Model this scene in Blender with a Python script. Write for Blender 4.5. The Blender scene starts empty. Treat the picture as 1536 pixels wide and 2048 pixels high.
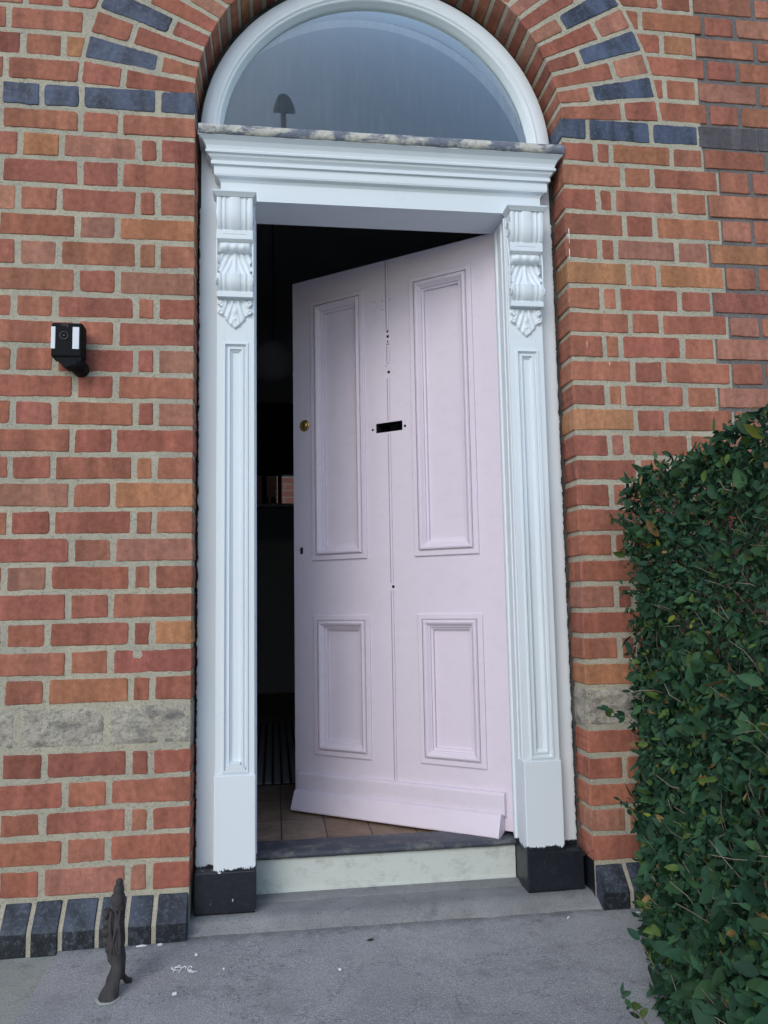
import bpy, bmesh, math, random
import numpy as np
from mathutils import Vector, Matrix, noise as mnoise
random.seed(7); rng = np.random.default_rng(7)
R = math.radians
C = bpy.context.scene.collection
scene = bpy.context.scene

# ------------------------------------------------------------------ camera
F, CX, CY = 1610.0, 768.0, 1024.0                       # photo pixels (1536 x 2048)
Hv = np.array([12500-CX, 985-CY, F]); Vv = np.array([497-CX, -14030-CY, F])
dX = Hv/np.linalg.norm(Hv); dZ = Vv-dX*np.dot(Vv, dX); dZ /= np.linalg.norm(dZ); dY = np.cross(dZ, dX)
if dY[2] < 0: dY = -dY
RW = np.array([dX, dY, dZ])
CAM = np.array([-.3625, -2.45, .936])
cd = bpy.data.cameras.new('camera'); cam = bpy.data.objects.new('camera', cd); C.objects.link(cam)
cd.sensor_fit = 'VERTICAL'; cd.sensor_height = 36; cd.lens = 36*F/2048; cd.clip_start = .02; cd.clip_end = 3000
mr = Matrix([[RW[i][0], -RW[i][1], -RW[i][2]] for i in range(3)]).to_4x4()
cam.matrix_world = Matrix.Translation(CAM) @ mr
scene.camera = cam

# ------------------------------------------------------------------ light
SUN_EL, SUN_AZ = R(34), R(210)         # azimuth measured from +Y towards +X
w = bpy.data.worlds.new('World'); scene.world = w; w.use_nodes = True
wn = w.node_tree; bg = wn.nodes['Background']
sky = wn.nodes.new('ShaderNodeTexSky'); sky.sky_type = 'NISHITA'; sky.sun_disc = False
sky.sun_elevation = SUN_EL; sky.sun_rotation = SUN_AZ; sky.air_density = 1.3; sky.dust_density = 1.0; sky.ozone_density = 2.0
wn.links.new(sky.outputs[0], bg.inputs[0]); bg.inputs[1].default_value = .13
sl = bpy.data.lights.new('sun', 'SUN'); sl.energy = .68; sl.angle = R(30); sl.color = (1, .97, .93)
sun = bpy.data.objects.new('sun', sl); C.objects.link(sun)
sd = Vector((math.sin(SUN_AZ)*math.cos(SUN_EL), math.cos(SUN_AZ)*math.cos(SUN_EL), math.sin(SUN_EL)))
sun.rotation_euler = sd.to_track_quat('Z', 'Y').to_euler(); sun.location = (0, -6, 8)
vs = scene.view_settings; vs.view_transform = 'Standard'; vs.look = 'None'; vs.exposure = 0.50; vs.gamma = 1
scene.render.engine = 'CYCLES'; scene.cycles.max_bounces = 8

# ------------------------------------------------------------------ helpers
class MB:
    def __init__(s): s.v=[]; s.f=[]; s.m=[]; s.col={}; s.uv={}; s.sm=[]
    def add(s, vs, fs, mat=0, tint=None, uvo=None, smooth=False):
        o=len(s.v); s.v += [tuple(p) for p in vs]
        for f in fs:
            i=len(s.f); s.f.append(tuple(o+k for k in f)); s.m.append(mat); s.sm.append(smooth)
            if tint is not None: s.col[i]=tint
            if uvo is not None: s.uv[i]=uvo
        return o
    def box(s, x0,x1,y0,y1,z0,z1, mat=0, **k):
        v=[(x0,y0,z0),(x1,y0,z0),(x1,y1,z0),(x0,y1,z0),(x0,y0,z1),(x1,y0,z1),(x1,y1,z1),(x0,y1,z1)]
        s.add(v, [(0,3,2,1),(4,5,6,7),(0,1,5,4),(1,2,6,5),(2,3,7,6),(3,0,4,7)], mat, **k)
    def grid(s, P, mat=0, smooth=True, closed=False, **k):     # P[i][j] rows of points
        n=len(P); m=len(P[0]); vs=[p for r in P for p in r]; fs=[]
        for i in range(n-1):
            for j in range(m if closed else m-1):
                j2=(j+1)%m; fs.append((i*m+j, i*m+j2, (i+1)*m+j2, (i+1)*m+j))
        s.add(vs, fs, mat, smooth=smooth, **k)
    def tube(s, pts, radii, n=8, mat=0, cap=True, **k):
        rows=[]; up=Vector((0,0,1))
        for i,p in enumerate(pts):
            a=Vector(pts[max(0,i-1)]); b=Vector(pts[min(len(pts)-1,i+1)]); d=(b-a).normalized()
            u=d.cross(up if abs(d.z)<.95 else Vector((1,0,0))).normalized(); v_=d.cross(u)
            r=radii[i] if hasattr(radii,'__len__') else radii
            rows.append([tuple(Vector(p)+(u*math.cos(t)+v_*math.sin(t))*r) for t in [2*math.pi*j/n for j in range(n)]])
        s.grid(rows, mat, True, True, **k)
        if cap:
            s.add(rows[0], [tuple(range(n))], mat, **k); s.add(rows[-1], [tuple(range(n-1,-1,-1))], mat, **k)
    def lathe(s, prof, c, axis='z', n=24, mat=0, **k):         # prof [(r,h)] around c
        rows=[]
        for r,h in prof:
            row=[]
            for j in range(n):
                t=2*math.pi*j/n; a,b=r*math.cos(t), r*math.sin(t)
                row.append((c[0]+a,c[1]+b,c[2]+h) if axis=='z' else (c[0]+a,c[1]-h,c[2]+b))
            rows.append(row)
        s.grid(rows, mat, True, True, **k)
    def build(s, name, mats, parent=None, fix=True):
        me=bpy.data.meshes.new(name); me.from_pydata(s.v, [], s.f)
        if not isinstance(mats,(list,tuple)): mats=[mats]
        for m in mats: me.materials.append(m)
        me.polygons.foreach_set('material_index', s.m); me.polygons.foreach_set('use_smooth', s.sm)
        if s.col:
            a=me.color_attributes.new('tint','FLOAT_COLOR','CORNER'); buf=np.ones((len(me.loops),4),np.float32)
            u=me.uv_layers.new(name='UVMap'); ub=np.zeros((len(me.loops),2),np.float32)
            vv=np.array(s.v)
            for p in me.polygons:
                c=s.col.get(p.index); 
                if c is None: continue
                ls=slice(p.loop_start,p.loop_start+p.loop_total); buf[ls,:3]=c
                uo=s.uv.get(p.index)
                if uo is not None:
                    vi=list(p.vertices); ub[ls,0]=(vv[vi,0]+vv[vi,1])*uo[2]+vv[vi,2]*uo[3]+uo[0]; ub[ls,1]=-(vv[vi,0]+vv[vi,1])*uo[3]+vv[vi,2]*uo[2]+uo[1]
            a.data.foreach_set('color', buf.ravel()); u.data.foreach_set('uv', ub.ravel())
        me.update()
        if fix:
            bm=bmesh.new(); bm.from_mesh(me); bmesh.ops.recalc_face_normals(bm, faces=bm.faces); bm.to_mesh(me); bm.free()
        o=bpy.data.objects.new(name, me); C.objects.link(o)
        if parent is not None: o.parent=parent
        return o
def bevel(o, w=.0015, seg=2):
    m=o.modifiers.new('bevel','BEVEL'); m.width=w; m.segments=seg; m.limit_method='ANGLE'; m.angle_limit=R(40); m.harden_normals=False
    return o
def tag(o, label=None, cat=None, group=None, kind=None):
    if label: o['label']=label
    if cat: o['category']=cat
    if group: o['group']=group
    if kind: o['kind']=kind
    return o
def empty(name, loc=(0,0,0)):
    o=bpy.data.objects.new(name,None); C.objects.link(o); o.location=loc; o.empty_display_size=.1; return o

# ------------------------------------------------------------------ materials
class NT:
    def __init__(s, name):
        s.m=bpy.data.materials.new(name); s.m.use_nodes=True; s.t=s.m.node_tree
        s.p=s.t.nodes['Principled BSDF']
    def n(s, typ, **k):
        nd=s.t.nodes.new(typ)
        for a,b in k.items(): setattr(nd,a,b)
        return nd
    def l(s, a, b): s.t.links.new(a,b)
    def coord(s, kind='Object', scale=(1,1,1), loc=(0,0,0)):
        c=s.n('ShaderNodeTexCoord'); mp=s.n('ShaderNodeMapping'); mp.inputs['Scale'].default_value=scale; mp.inputs['Location'].default_value=loc
        s.l(c.outputs[kind], mp.inputs[0]); return mp.outputs[0]
    def noise(s, vec, scale, detail=4, rough=.55, dist=0):
        nd=s.n('ShaderNodeTexNoise'); nd.inputs['Scale'].default_value=scale; nd.inputs['Detail'].default_value=detail
        nd.inputs['Roughness'].default_value=rough; nd.inputs['Distortion'].default_value=dist; s.l(vec, nd.inputs['Vector']); return nd.outputs['Fac']
    def vor(s, vec, scale, feat='F1'):
        nd=s.n('ShaderNodeTexVoronoi'); nd.feature=feat; nd.inputs['Scale'].default_value=scale; s.l(vec, nd.inputs['Vector']); return nd.outputs['Distance']
    def ramp(s, fac, stops, interp='LINEAR'):
        nd=s.n('ShaderNodeValToRGB'); cr=nd.color_ramp; cr.interpolation=interp
        while len(cr.elements)<len(stops): cr.elements.new(.5)
        for e,(p,c) in zip(cr.elements,stops):
            e.position=p; e.color=(c,c,c,1) if not hasattr(c,'__len__') else (*c,1)
        s.l(fac, nd.inputs[0]); return nd.outputs[0]
    def mix(s, fac, a, b, mode='MIX'):
        nd=s.n('ShaderNodeMix'); nd.data_type='RGBA'; nd.blend_type=mode
        for sock,val in ((nd.inputs['Factor'],fac),(nd.inputs['A'],a),(nd.inputs['B'],b)):
            if isinstance(val,(int,float)): 
                if sock.name=='Factor': sock.default_value=val
                else: sock.default_value=(val,val,val,1)
            elif isinstance(val,tuple): sock.default_value=(*val,1)
            else: s.l(val,sock)
        return nd.outputs['Result']
    def math(s, op, a, b=0.0):
        nd=s.n('ShaderNodeMath'); nd.operation=op
        for i,val in enumerate((a,b)):
            if isinstance(val,(int,float)): nd.inputs[i].default_value=val
            else: s.l(val, nd.inputs[i])
        return nd.outputs[0]
    def bump(s, h, strength=.3, dist=.002, prev=None):
        nd=s.n('ShaderNodeBump'); nd.inputs['Strength'].default_value=strength; nd.inputs['Distance'].default_value=dist
        s.l(h, nd.inputs['Height'])
        if prev is not None: s.l(prev, nd.inputs['Normal'])
        return nd.outputs[0]
    def out(s, col=None, rough=.6, normal=None, spec=None, metal=None):
        P=s.p
        if col is not None:
            if isinstance(col,tuple): P.inputs['Base Color'].default_value=(*col,1)
            else: s.l(col,P.inputs['Base Color'])
        if isinstance(rough,(int,float)): P.inputs['Roughness'].default_value=rough
        else: s.l(rough,P.inputs['Roughness'])
        if normal is not None: s.l(normal,P.inputs['Normal'])
        if spec is not None: P.inputs['Specular IOR Level'].default_value=spec
        if metal is not None: P.inputs['Metallic'].default_value=metal
        return s.m

def mat_brick(name='brick'):
    t=NT(name); at=t.n('ShaderNodeAttribute'); at.attribute_name='tint'; col=at.outputs['Color']
    uv=t.n('ShaderNodeUVMap').outputs[0]; ob=t.coord()
    mp=t.n('ShaderNodeMapping'); mp.inputs['Scale'].default_value=(9,1.3,1); t.l(uv,mp.inputs[0])
    band=t.ramp(t.noise(mp.outputs[0],1.6,1,.3,.4), [(.40,.87),(.45,.98),(.55,1.0),(.59,1.13)])
    c=t.mix(1, col, band, 'MULTIPLY')
    mp2=t.n('ShaderNodeMapping'); mp2.inputs['Scale'].default_value=(30,7,1); t.l(uv,mp2.inputs[0])
    c=t.mix(.75, c, t.ramp(t.noise(mp2.outputs[0],1.2,5,.65,.3), [(.3,.78),(.7,1.18)]), 'MULTIPLY')
    c=t.mix(.6, c, t.ramp(t.noise(ob,55,4,.7), [(.33,.6),(.66,1.25)]), 'MULTIPLY')
    c=t.mix(t.ramp(t.noise(ob,16,6,.75), [(.60,0),(.75,.38)]), c, (.34,.23,.18))                # lime bloom
    c=t.mix(.7, c, t.ramp(t.noise(t.coord(scale=(1,1,.5)),3.1,5,.65), [(.35,.80),(.65,1.12)]), 'MULTIPLY')   # soot patches
    c=t.mix(t.ramp(t.noise(ob,38,7,.8), [(.63,0),(.70,.6)]), c, (.13,.055,.045))                 # scuffs
    c=t.mix(t.ramp(t.noise(ob,110,2,.5), [(.66,0),(.72,.55)]), c, (.055,.028,.022))               # pits
    fine=t.noise(ob,420,3,.7); b=t.bump(fine,.35,.0012); b=t.bump(t.noise(ob,70,5,.65),.5,.003,b)
    return t.out(c,.86,b,spec=.25)
def mat_mortar(name, base, lo):
    t=NT(name); ob=t.coord()
    c=t.mix(t.ramp(t.noise(ob,22,5,.6),[(.3,0),(.7,1)]), lo, base)
    c=t.mix(.8,c,t.ramp(t.noise(ob,4,5,.6),[(.35,(.80,.83,.86)),(.65,(1.08,1.06,1.02))]),'MULTIPLY')
    c=t.mix(t.ramp(t.noise(ob,170,4,.8),[(.36,.6),(.46,0)]), c, tuple(.22*x for x in lo))
    c=t.mix(t.ramp(t.vor(ob,120),[(.08,.6),(.18,0)]), c, (.06,.06,.065))
    c=t.mix(t.ramp(t.noise(ob,330,2,.6),[(.6,0),(.7,.5)]), c, (.62,.58,.5))
    b=t.bump(t.noise(ob,150,6,.75),.9,.006); b=t.bump(t.noise(ob,420,3,.7),.7,.0025,b)
    return t.out(c,.95,b,spec=.15)
def mat_navy():
    t=NT('blue_black_brick'); ob=t.coord()
    at=t.n('ShaderNodeAttribute'); at.attribute_name='tint'
    uv=t.n('ShaderNodeUVMap').outputs[0]
    mp=t.n('ShaderNodeMapping'); mp.inputs['Scale'].default_value=(8,3,1); t.l(uv,mp.inputs[0])
    c=t.mix(1, at.outputs['Color'], t.ramp(t.noise(mp.outputs[0],2,3,.5,.5),[(.35,.55),(.62,1.5)]),'MULTIPLY')
    c=t.mix(t.ramp(t.noise(ob,70,6,.75),[(.5,0),(.72,.65)]), c, (.15,.17,.22))
    c=t.mix(t.ramp(t.noise(ob,240,3,.7),[(.62,0),(.7,.5)]), c, (.3,.32,.36))
    b=t.bump(t.noise(ob,80,6,.7),.5,.003)
    return t.out(c,t.ramp(t.noise(ob,60,3,.6),[(.3,.45),(.7,.75)]),b,spec=.35)
def mat_paint(name, col, rough=.38, grain=(60,60,5), bs=.12, z_black=None, dirt=0.0, dirtcol=(.25,.27,.25)):
    t=NT(name); ob=t.coord(); g=t.coord(scale=grain)
    c=t.mix(t.noise(ob,3.2,3,.5), tuple(.96*x for x in col), tuple(min(1,1.03*x) for x in col))
    if dirt: c=t.mix(t.ramp(t.noise(t.coord(scale=(.7,.7,1)),22,8,.78),[(.50,0),(.70,dirt)]), c, dirtcol)
    b=t.bump(t.noise(g,6,4,.6),bs,.0012); b=t.bump(t.noise(ob,45,3,.5),.08,.002,b)
    if z_black is not None:
        geo=t.n('ShaderNodeNewGeometry'); sp=t.n('ShaderNodeSeparateXYZ'); t.l(geo.outputs['Position'],sp.inputs[0])
        n1=t.math('MULTIPLY', t.math('SUBTRACT', t.noise(t.coord(scale=(1,1,.6)),45,6,.75),.5), .055)
        n2=t.math('MULTIPLY', sp.outputs['X'], .008)
        h=t.math('SUBTRACT', t.math('ADD', sp.outputs['Z'], n1), t.math('ADD', n2, z_black))
        k=t.ramp(t.math('ADD', t.math('MULTIPLY',h,150),.5),[(.35,0),(.65,1)])
        bl=t.mix(t.ramp(t.noise(ob,60,6,.7),[(.5,0),(.8,.5)]), (.012,.015,.022),(.045,.055,.07))
        bl=t.mix(t.ramp(t.noise(t.coord(scale=(1,1,.5)),70,3,.7),[(.70,0),(.74,.8)]), bl, (.5,.55,.6))
        c=t.mix(k, bl, c)
    return t.out(c,t.ramp(t.noise(ob,7,6,.7),[(.3,rough-.08),(.7,rough+.14)]),b,spec=.4)
def mat_slab():
    t=NT('granite_slab'); ob=t.coord(); sp=t.n('ShaderNodeSeparateXYZ'); t.l(ob,sp.inputs[0])
    c=t.mix(t.ramp(t.noise(ob,2.6,6,.65),[(.3,0),(.7,1)]), (.27,.285,.295),(.40,.41,.42))
    c=t.mix(t.ramp(t.noise(ob,330,3,.7),[(.35,.75),(.5,0)]), c, (.10,.10,.105))
    c=t.mix(t.ramp(t.noise(ob,250,2,.6),[(.54,0),(.68,.8)]), c, (.56,.56,.57))
    c=t.mix(t.ramp(t.noise(ob,7,7,.72),[(.52,0),(.74,.65)]), c, (.15,.15,.15))            # damp, worn stains
    edge2=t.math('ADD',sp.outputs['Y'],.10)
    c=t.mix(t.ramp(t.math('ADD',edge2,t.math('MULTIPLY',t.math('SUBTRACT',t.noise(ob,18,6,.75),.5),.16)),[(.02,0),(.07,.6)]), c, (.125,.125,.12))   # dirt along the wall
    cr=t.noise(t.coord(scale=(1,1.3,1)),2.3,7,.62); cr=t.math('ABSOLUTE',t.math('SUBTRACT',cr,.475))
    c=t.mix(t.ramp(cr,[(.0005,.65),(.0022,0)]), c, (.07,.07,.07))                          # hairline cracks
    c=t.mix(t.ramp(t.vor(ob,26),[(.035,.35),(.05,0)]), c, (.6,.6,.61))
    b=t.bump(t.noise(ob,300,4,.75),.6,.002); b=t.bump(t.noise(ob,14,5,.6),.25,.006,b)
    return t.out(c,.9,b,spec=.2)
def mat_cement(name,a,bcol,scale=1.0):
    t=NT(name); ob=t.coord()
    c=t.mix(t.ramp(t.noise(ob,6*scale,6,.65),[(.3,0),(.7,1)]), a,bcol)
    c=t.mix(t.ramp(t.noise(ob,200,3,.7),[(.34,.6),(.46,0)]), c, tuple(.45*x for x in a))
    c=t.mix(t.ramp(t.noise(ob,16,6,.7),[(.57,0),(.72,.6)]), c, tuple(.6*x for x in a))
    b=t.bump(t.noise(ob,160,5,.7),.6,.003); b=t.bump(t.noise(ob,24,4,.6),.4,.006,b)
    return t.out(c,.92,b,spec=.2)
def mat_stone():
    t=NT('weathered_stone'); ob=t.coord()
    n=t.noise(ob,75,8,.74,.3)
    c=t.mix(t.ramp(n,[(.28,0),(.52,1)]), (.19,.175,.165),(.58,.54,.46))
    c=t.mix(t.ramp(t.noise(ob,9,5,.6),[(.45,0),(.75,.6)]), c, (.26,.22,.185))
    c=t.mix(t.ramp(t.noise(t.coord(scale=(1,1,1.8)),13,5,.6),[(.50,0),(.66,.75)]), c, (.17,.16,.165))
    c=t.mix(t.ramp(t.noise(ob,170,4,.8),[(.34,.6),(.46,0)]), c, (.09,.09,.095))
    b=t.bump(n,.9,.010); b=t.bump(t.noise(ob,180,5,.7),.7,.004,b)
    return t.out(c,.95,b,spec=.15)
def simple(name,col,rough=.6,metal=0.0,spec=.4,bscale=None,bs=.2,var=.15):
    t=NT(name); ob=t.coord()
    c=t.mix(t.noise(ob,30,4,.6), tuple((1-var)*x for x in col), tuple((1+var)*x for x in col))
    b=t.bump(t.noise(ob,bscale,4,.65),bs,.002) if bscale else None
    return t.out(c,rough,b,spec=spec,metal=metal)
def mat_lead():
    t=NT('lead'); ob=t.coord()
    c=t.mix(t.ramp(t.noise(t.coord(scale=(1,1,2)),8,7,.72,.3),[(.46,0),(.54,1)]), (.17,.195,.25),(.56,.55,.50))
    c=t.mix(.6,c,t.ramp(t.noise(ob,70,5,.7),[(.3,.55),(.7,1.3)]),'MULTIPLY')
    b=t.bump(t.noise(ob,50,5,.65),.7,.004)
    return t.out(c,.7,b,spec=.3)
def mat_glass():
    t=NT('window_glass'); nt=t.t
    tr=t.n('ShaderNodeBsdfTransparent'); gl=t.n('ShaderNodeBsdfGlossy'); gl.inputs['Roughness'].default_value=.015
    fr=t.n('ShaderNodeFresnel'); fr.inputs['IOR'].default_value=1.55
    ob=t.coord(scale=(1,1,.15))
    b=t.bump(t.noise(ob,9,2,.5),.02,.01); t.l(b,gl.inputs['Normal'])
    k=t.math('MULTIPLY',fr.outputs[0],1.6); gl.inputs[0].default_value=(.86,.98,1,1)
    mx=t.n('ShaderNodeMixShader'); t.l(k,mx.inputs[0]); t.l(tr.outputs[0],mx.inputs[1]); t.l(gl.outputs[0],mx.inputs[2])
    df=t.n('ShaderNodeBsdfDiffuse'); df.inputs[0].default_value=(.5,.55,.6,1)
    m2=t.n('ShaderNodeMixShader'); t.l(t.ramp(t.noise(ob,60,5,.7),[(.5,.01),(.85,.10)]),m2.inputs[0]); t.l(mx.outputs[0],m2.inputs[1]); t.l(df.outputs[0],m2.inputs[2])
    t.l(m2.outputs[0], nt.nodes['Material Output'].inputs[0]); return t.m
def mat_leaf():
    t=NT('privet_leaf'); at=t.n('ShaderNodeAttribute'); at.attribute_name='tint'; ob=t.coord()
    c=t.mix(.5,at.outputs['Color'],t.ramp(t.noise(ob,60,4,.6),[(.3,.6),(.7,1.35)]),'MULTIPLY')
    m=t.out(c,t.ramp(t.noise(ob,30,3,.6),[(.3,.5),(.7,.8)]),t.bump(t.noise(ob,150,3,.6),.2,.001),spec=.22)
    t.p.inputs['Transmission Weight'].default_value=0
    tl=t.n('ShaderNodeBsdfTranslucent'); t.l(c,tl.inputs[0]); mx=t.n('ShaderNodeMixShader'); mx.inputs[0].default_value=.18
    t.l(t.p.outputs[0],mx.inputs[1]); t.l(tl.outputs[0],mx.inputs[2]); t.l(mx.outputs[0],t.t.nodes['Material Output'].inputs[0]); return m
def mat_floor():
    t=NT('hall_floor_tile'); ob=t.coord()
    br=t.n('ShaderNodeTexBrick'); br.inputs['Scale'].default_value=1.0; br.inputs['Brick Width'].default_value=.152; br.inputs['Row Height'].default_value=.30
    br.inputs['Mortar Size'].default_value=.0025; br.inputs['Mortar Smooth'].default_value=.3; br.offset=.0
    br.inputs['Color1'].default_value=(.21,.135,.085,1); br.inputs['Color2'].default_value=(.26,.20,.15,1); br.inputs['Mortar'].default_value=(.02,.018,.016,1)
    mp=t.coord(loc=(.035,.02,0)); t.l(mp,br.inputs[0])
    c=t.mix(.85,br.outputs[0],t.ramp(t.noise(ob,14,6,.7),[(.3,.5),(.7,1.3)]),'MULTIPLY')
    c=t.mix(t.ramp(t.noise(ob,40,5,.7),[(.58,0),(.72,.6)]),c,(.06,.045,.035))
    return t.out(c,.55,t.bump(t.noise(ob,50,5,.6),.3,.003),spec=.4)

M={}
M['brick']=mat_brick(); M['mortar']=mat_mortar('lime_mortar',(.60,.56,.45),(.50,.465,.375)); M['mortar_grey']=mat_mortar('grey_mortar',(.24,.225,.225),(.17,.16,.165))
M['navy']=mat_navy()
M['white']=mat_paint('white_gloss_paint',(.735,.80,.86),.34)
M['white_b']=mat_paint('white_paint_over_black_base',(.735,.80,.86),.36,z_black=.160)
M['riser']=mat_paint('old_pale_paint',(.60,.65,.62),.6,grain=(5,60,60),bs=.8,dirt=.6,dirtcol=(.28,.30,.26))
M['door']=mat_paint('pink_paint',(.71,.635,.735),.5,grain=(90,90,5),bs=.3,dirt=.2,dirtcol=(.47,.42,.46))
M['slab']=mat_slab(); M['cement']=mat_cement('cement_fillet',(.20,.21,.215),(.30,.31,.315)); M['ground']=mat_cement('concrete',(.28,.305,.275),(.38,.40,.365),.6)
M['stone']=mat_stone(); M['lead']=mat_lead(); M['glass']=mat_glass(); M['leaf']=mat_leaf()
M['gap']=mat_cement('old_filler',(.035,.035,.037),(.13,.13,.13),3)
M['sill']=mat_paint('worn_dark_timber',(.05,.06,.08),.5,grain=(3,80,80),bs=1.0,dirt=.8,dirtcol=(.22,.21,.19))
M['twig']=simple('bark',(.22,.19,.15),.85,bscale=200)
M['iron']=simple('rusty_iron',(.05,.046,.048),.75,spec=.35,bscale=130,bs=1.0,var=.6)
M['blackplastic']=simple('black_plastic',(.005,.0055,.008),.6,spec=.12,var=.1)
M['lightstrip']=simple('white_diffuser',(.72,.76,.82),.5,var=.03)
M['lens']=simple('lens_ring',(.03,.032,.035),.2,spec=.6,var=.1)
M['letter']=simple('grey_print',(.06,.06,.065),.5,var=.05)
M['brass']=simple('brass',(.55,.38,.13),.28,metal=1.0,bscale=300,bs=.1,var=.2)
M['dark']=simple('dark_void',(.006,.006,.007),.8,var=.1)
M['hallwall']=simple('hall_plaster',(.55,.55,.56),.85,bscale=40,var=.08)
M['darkwood']=simple('dark_timber',(.018,.018,.02),.6,var=.2); M['slate']=simple('slate_blue_paint',(.16,.20,.26),.5,var=.1)
M['rugA']=simple('rug',(.24,.235,.23),.95,bscale=300,var=.15)
M['floor']=mat_floor(); M['paper']=simple('paper_shade',(.55,.53,.50),.9,var=.05)
M['flake']=simple('white_paint_chip',(.78,.82,.85),.5,var=.05); M['deadleaf']=simple('dead_leaf',(.07,.05,.045),.8,var=.2)
_t=NT('yard_brick'); _b=_t.n('ShaderNodeTexBrick'); _b.inputs['Scale'].default_value=1; _b.inputs['Brick Width'].default_value=.23; _b.inputs['Row Height'].default_value=.08; _b.inputs['Mortar Size'].default_value=.008
_b.inputs['Color1'].default_value=(.16,.055,.04,1); _b.inputs['Color2'].default_value=(.11,.042,.032,1); _b.inputs['Mortar'].default_value=(.13,.11,.10,1)
_m=_t.coord(); _mp=_t.n('ShaderNodeMapping'); _mp.inputs['Rotation'].default_value=(R(90),0,0); _t.l(_m,_mp.inputs[0]); _t.l(_mp.outputs[0],_b.inputs[0]); M['yardbrick']=_t.out(_b.outputs[0],.9); M['lampmetal']=simple('lamp_metal',(.34,.36,.38),.5,var=.1)

# ------------------------------------------------------------------ brickwork
ZA, RA, RE, JW = 2.497, .607, .952, .602     # arch centre height, intrados, extrados, half opening width
PAL=[((.38,.130,.086),5),((.40,.145,.092),4.5),((.36,.118,.080),4),((.325,.106,.076),1.6),((.40,.165,.115),2.5),((.42,.162,.092),.8),((.29,.096,.074),.5)]
def tint(kind=None):
    if kind=='navy': k=random.uniform(.75,1.25); return (.047*k,.062*k,.105*k)
    if kind=='orange': c=(.46,.190,.100)
    elif kind=='purple': c=(.115,.095,.105)
    elif kind=='pink': c=(.42,.2,.2)
    else: c=random.choices([p[0] for p in PAL],[p[1] for p in PAL])[0]
    k=random.uniform(.91,1.05); return tuple(x*k*m_*random.uniform(.96,1.04) for x,m_ in zip(c,(.96,1.07,1.10)))
def rounded_outline(poly, step=.011, jit=.0013, rc=None):
    """poly: 4 (x,z) ccw corners -> jittered outline with softened corners"""
    pts=[]; n=len(poly); ph=random.uniform(0,100)
    for i in range(n):
        p0=Vector((*poly[i],0)); p1=Vector((*poly[(i+1)%n],0)); pm=Vector((*poly[i-1],0))
        r=rc[i] if rc else random.choice((.003,.004,.004,.006,.009,.013))
        e=(p1-p0); L=e.length; d=e/L; r=min(r,L*.3)
        dp=(pm-p0).normalized(); r2=min(r,(pm-p0).length*.3)
        a=p0+dp*r2; b=p0+d*r
        for t in (0,.33,.67): pts.append((a*(1-t)**2+p0*2*t*(1-t)+b*t*t))
        rn=min(random.choice((.004,.009)),L*.3); k=max(1,int((L-r-rn)/step))
        nrm=Vector((-d.y,d.x,0))
        for j in range(k):
            q=b+d*((L-r-rn)*j/k)
            off=mnoise.noise(Vector((q.x*70+ph,q.y*70,i*9.1)))*jit*1.5+random.uniform(-jit,jit)*.45
            pts.append(q+nrm*off)
    return [(p.x,p.y) for p in pts]
def brick(mb, poly, y0=0.0, depth=.02, kind=None, deep=False, mat=0, rc=None, jit=.0013, col=None):
    y0=y0+random.uniform(-.0012,.0012)
    o=rounded_outline(poly,jit=jit,rc=rc); n=len(o)
    cx=sum(p[0] for p in o)/n; cz=sum(p[1] for p in o)/n
    tx,tz=random.uniform(-.006,.006),random.uniform(-.012,.012)
    def ring(ins,y):
        out=[]
        for x,z in o:
            dx,dz=cx-x,cz-z; l=math.hypot(dx,dz) or 1
            out.append((x+dx/l*ins, y+(x-cx)*tx+(z-cz)*tz, z+dz/l*ins))
        return out
    r2=[(x,y0+depth,z) for x,z in o]; r1=ring(0,y0+.0035); r0=ring(.0014,y0+.0010); r00=ring(.0045,y0)
    rows=[r2,r1,r0,r00]; vs=[p for r in rows for p in r]; fs=[]
    for i in range(3):
        for j in range(n): fs.append((i*n+j,i*n+(j+1)%n,(i+1)*n+(j+1)%n,(i+1)*n+j))
    e=Vector((poly[1][0]-poly[0][0],poly[1][1]-poly[0][1],0)).normalized()
    uvo=(random.uniform(0,80),random.uniform(0,80),e.x,e.y)
    tc=col or tint(kind)
    mb.add(vs,fs[:2*n],mat,tint=tc,uvo=uvo,smooth=False)
    mb.add(vs,fs[2*n:],mat,tint=tc,uvo=uvo,smooth=False)
    mb.add(r00,[tuple(range(n))],mat,tint=tc,uvo=uvo,smooth=True)
BEDS=[1.523,1.445,1.36,1.272,1.185,1.103,1.015,.930,.852,.768,.685,.605,.522,.439,.360,.276,.196,.115,.033,-.050,-.130,-.2095,-.289,-.415,-.497,-.578,-.653,-.731,-.816]
BEDS=[b+.936 for b in BEDS]
TOP=[BEDS[0]+.083*i for i in range(22)]                # blue course then courses beside the arch
J=.0073                                                # half joint
def q(x0,x1,z0,z1,s0=0,s1=0): 
    a=lambda:random.uniform(-.0025,.0025)
    return [(x0+s0+a()*.6,z0+a()),(x1+s1+a()*.6,z0+a()),(x1+a()*.6,z1+a()),(x0+a()*.6,z1+a())]
house=tag(empty('brick_house'),'red brick house front with a white arched doorcase and a half open pink door','house')
nb=tag(empty('brick_house',(1.13,0,0)),'adjoining red brick house at the right edge with thin dark grey joints','house')
wall=MB(); nwall=MB(); band=MB(); nband=MB()
XL,XR=-2.6,2.6
def flemish(start, first, xend, sgn, stops=None):
    """yield brick spans walking outward from start"""
    x=start; i=0; seq=first
    while sgn*(xend-x)>0:
        Lb=(.215,.103)[(i+first)%2] if not stops or i>=len(stops) else stops[i]
        Lb*=random.uniform(.985,1.015)
        yield (x,x+sgn*Lb) ; x+=sgn*(Lb+.0165); i+=1
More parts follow.
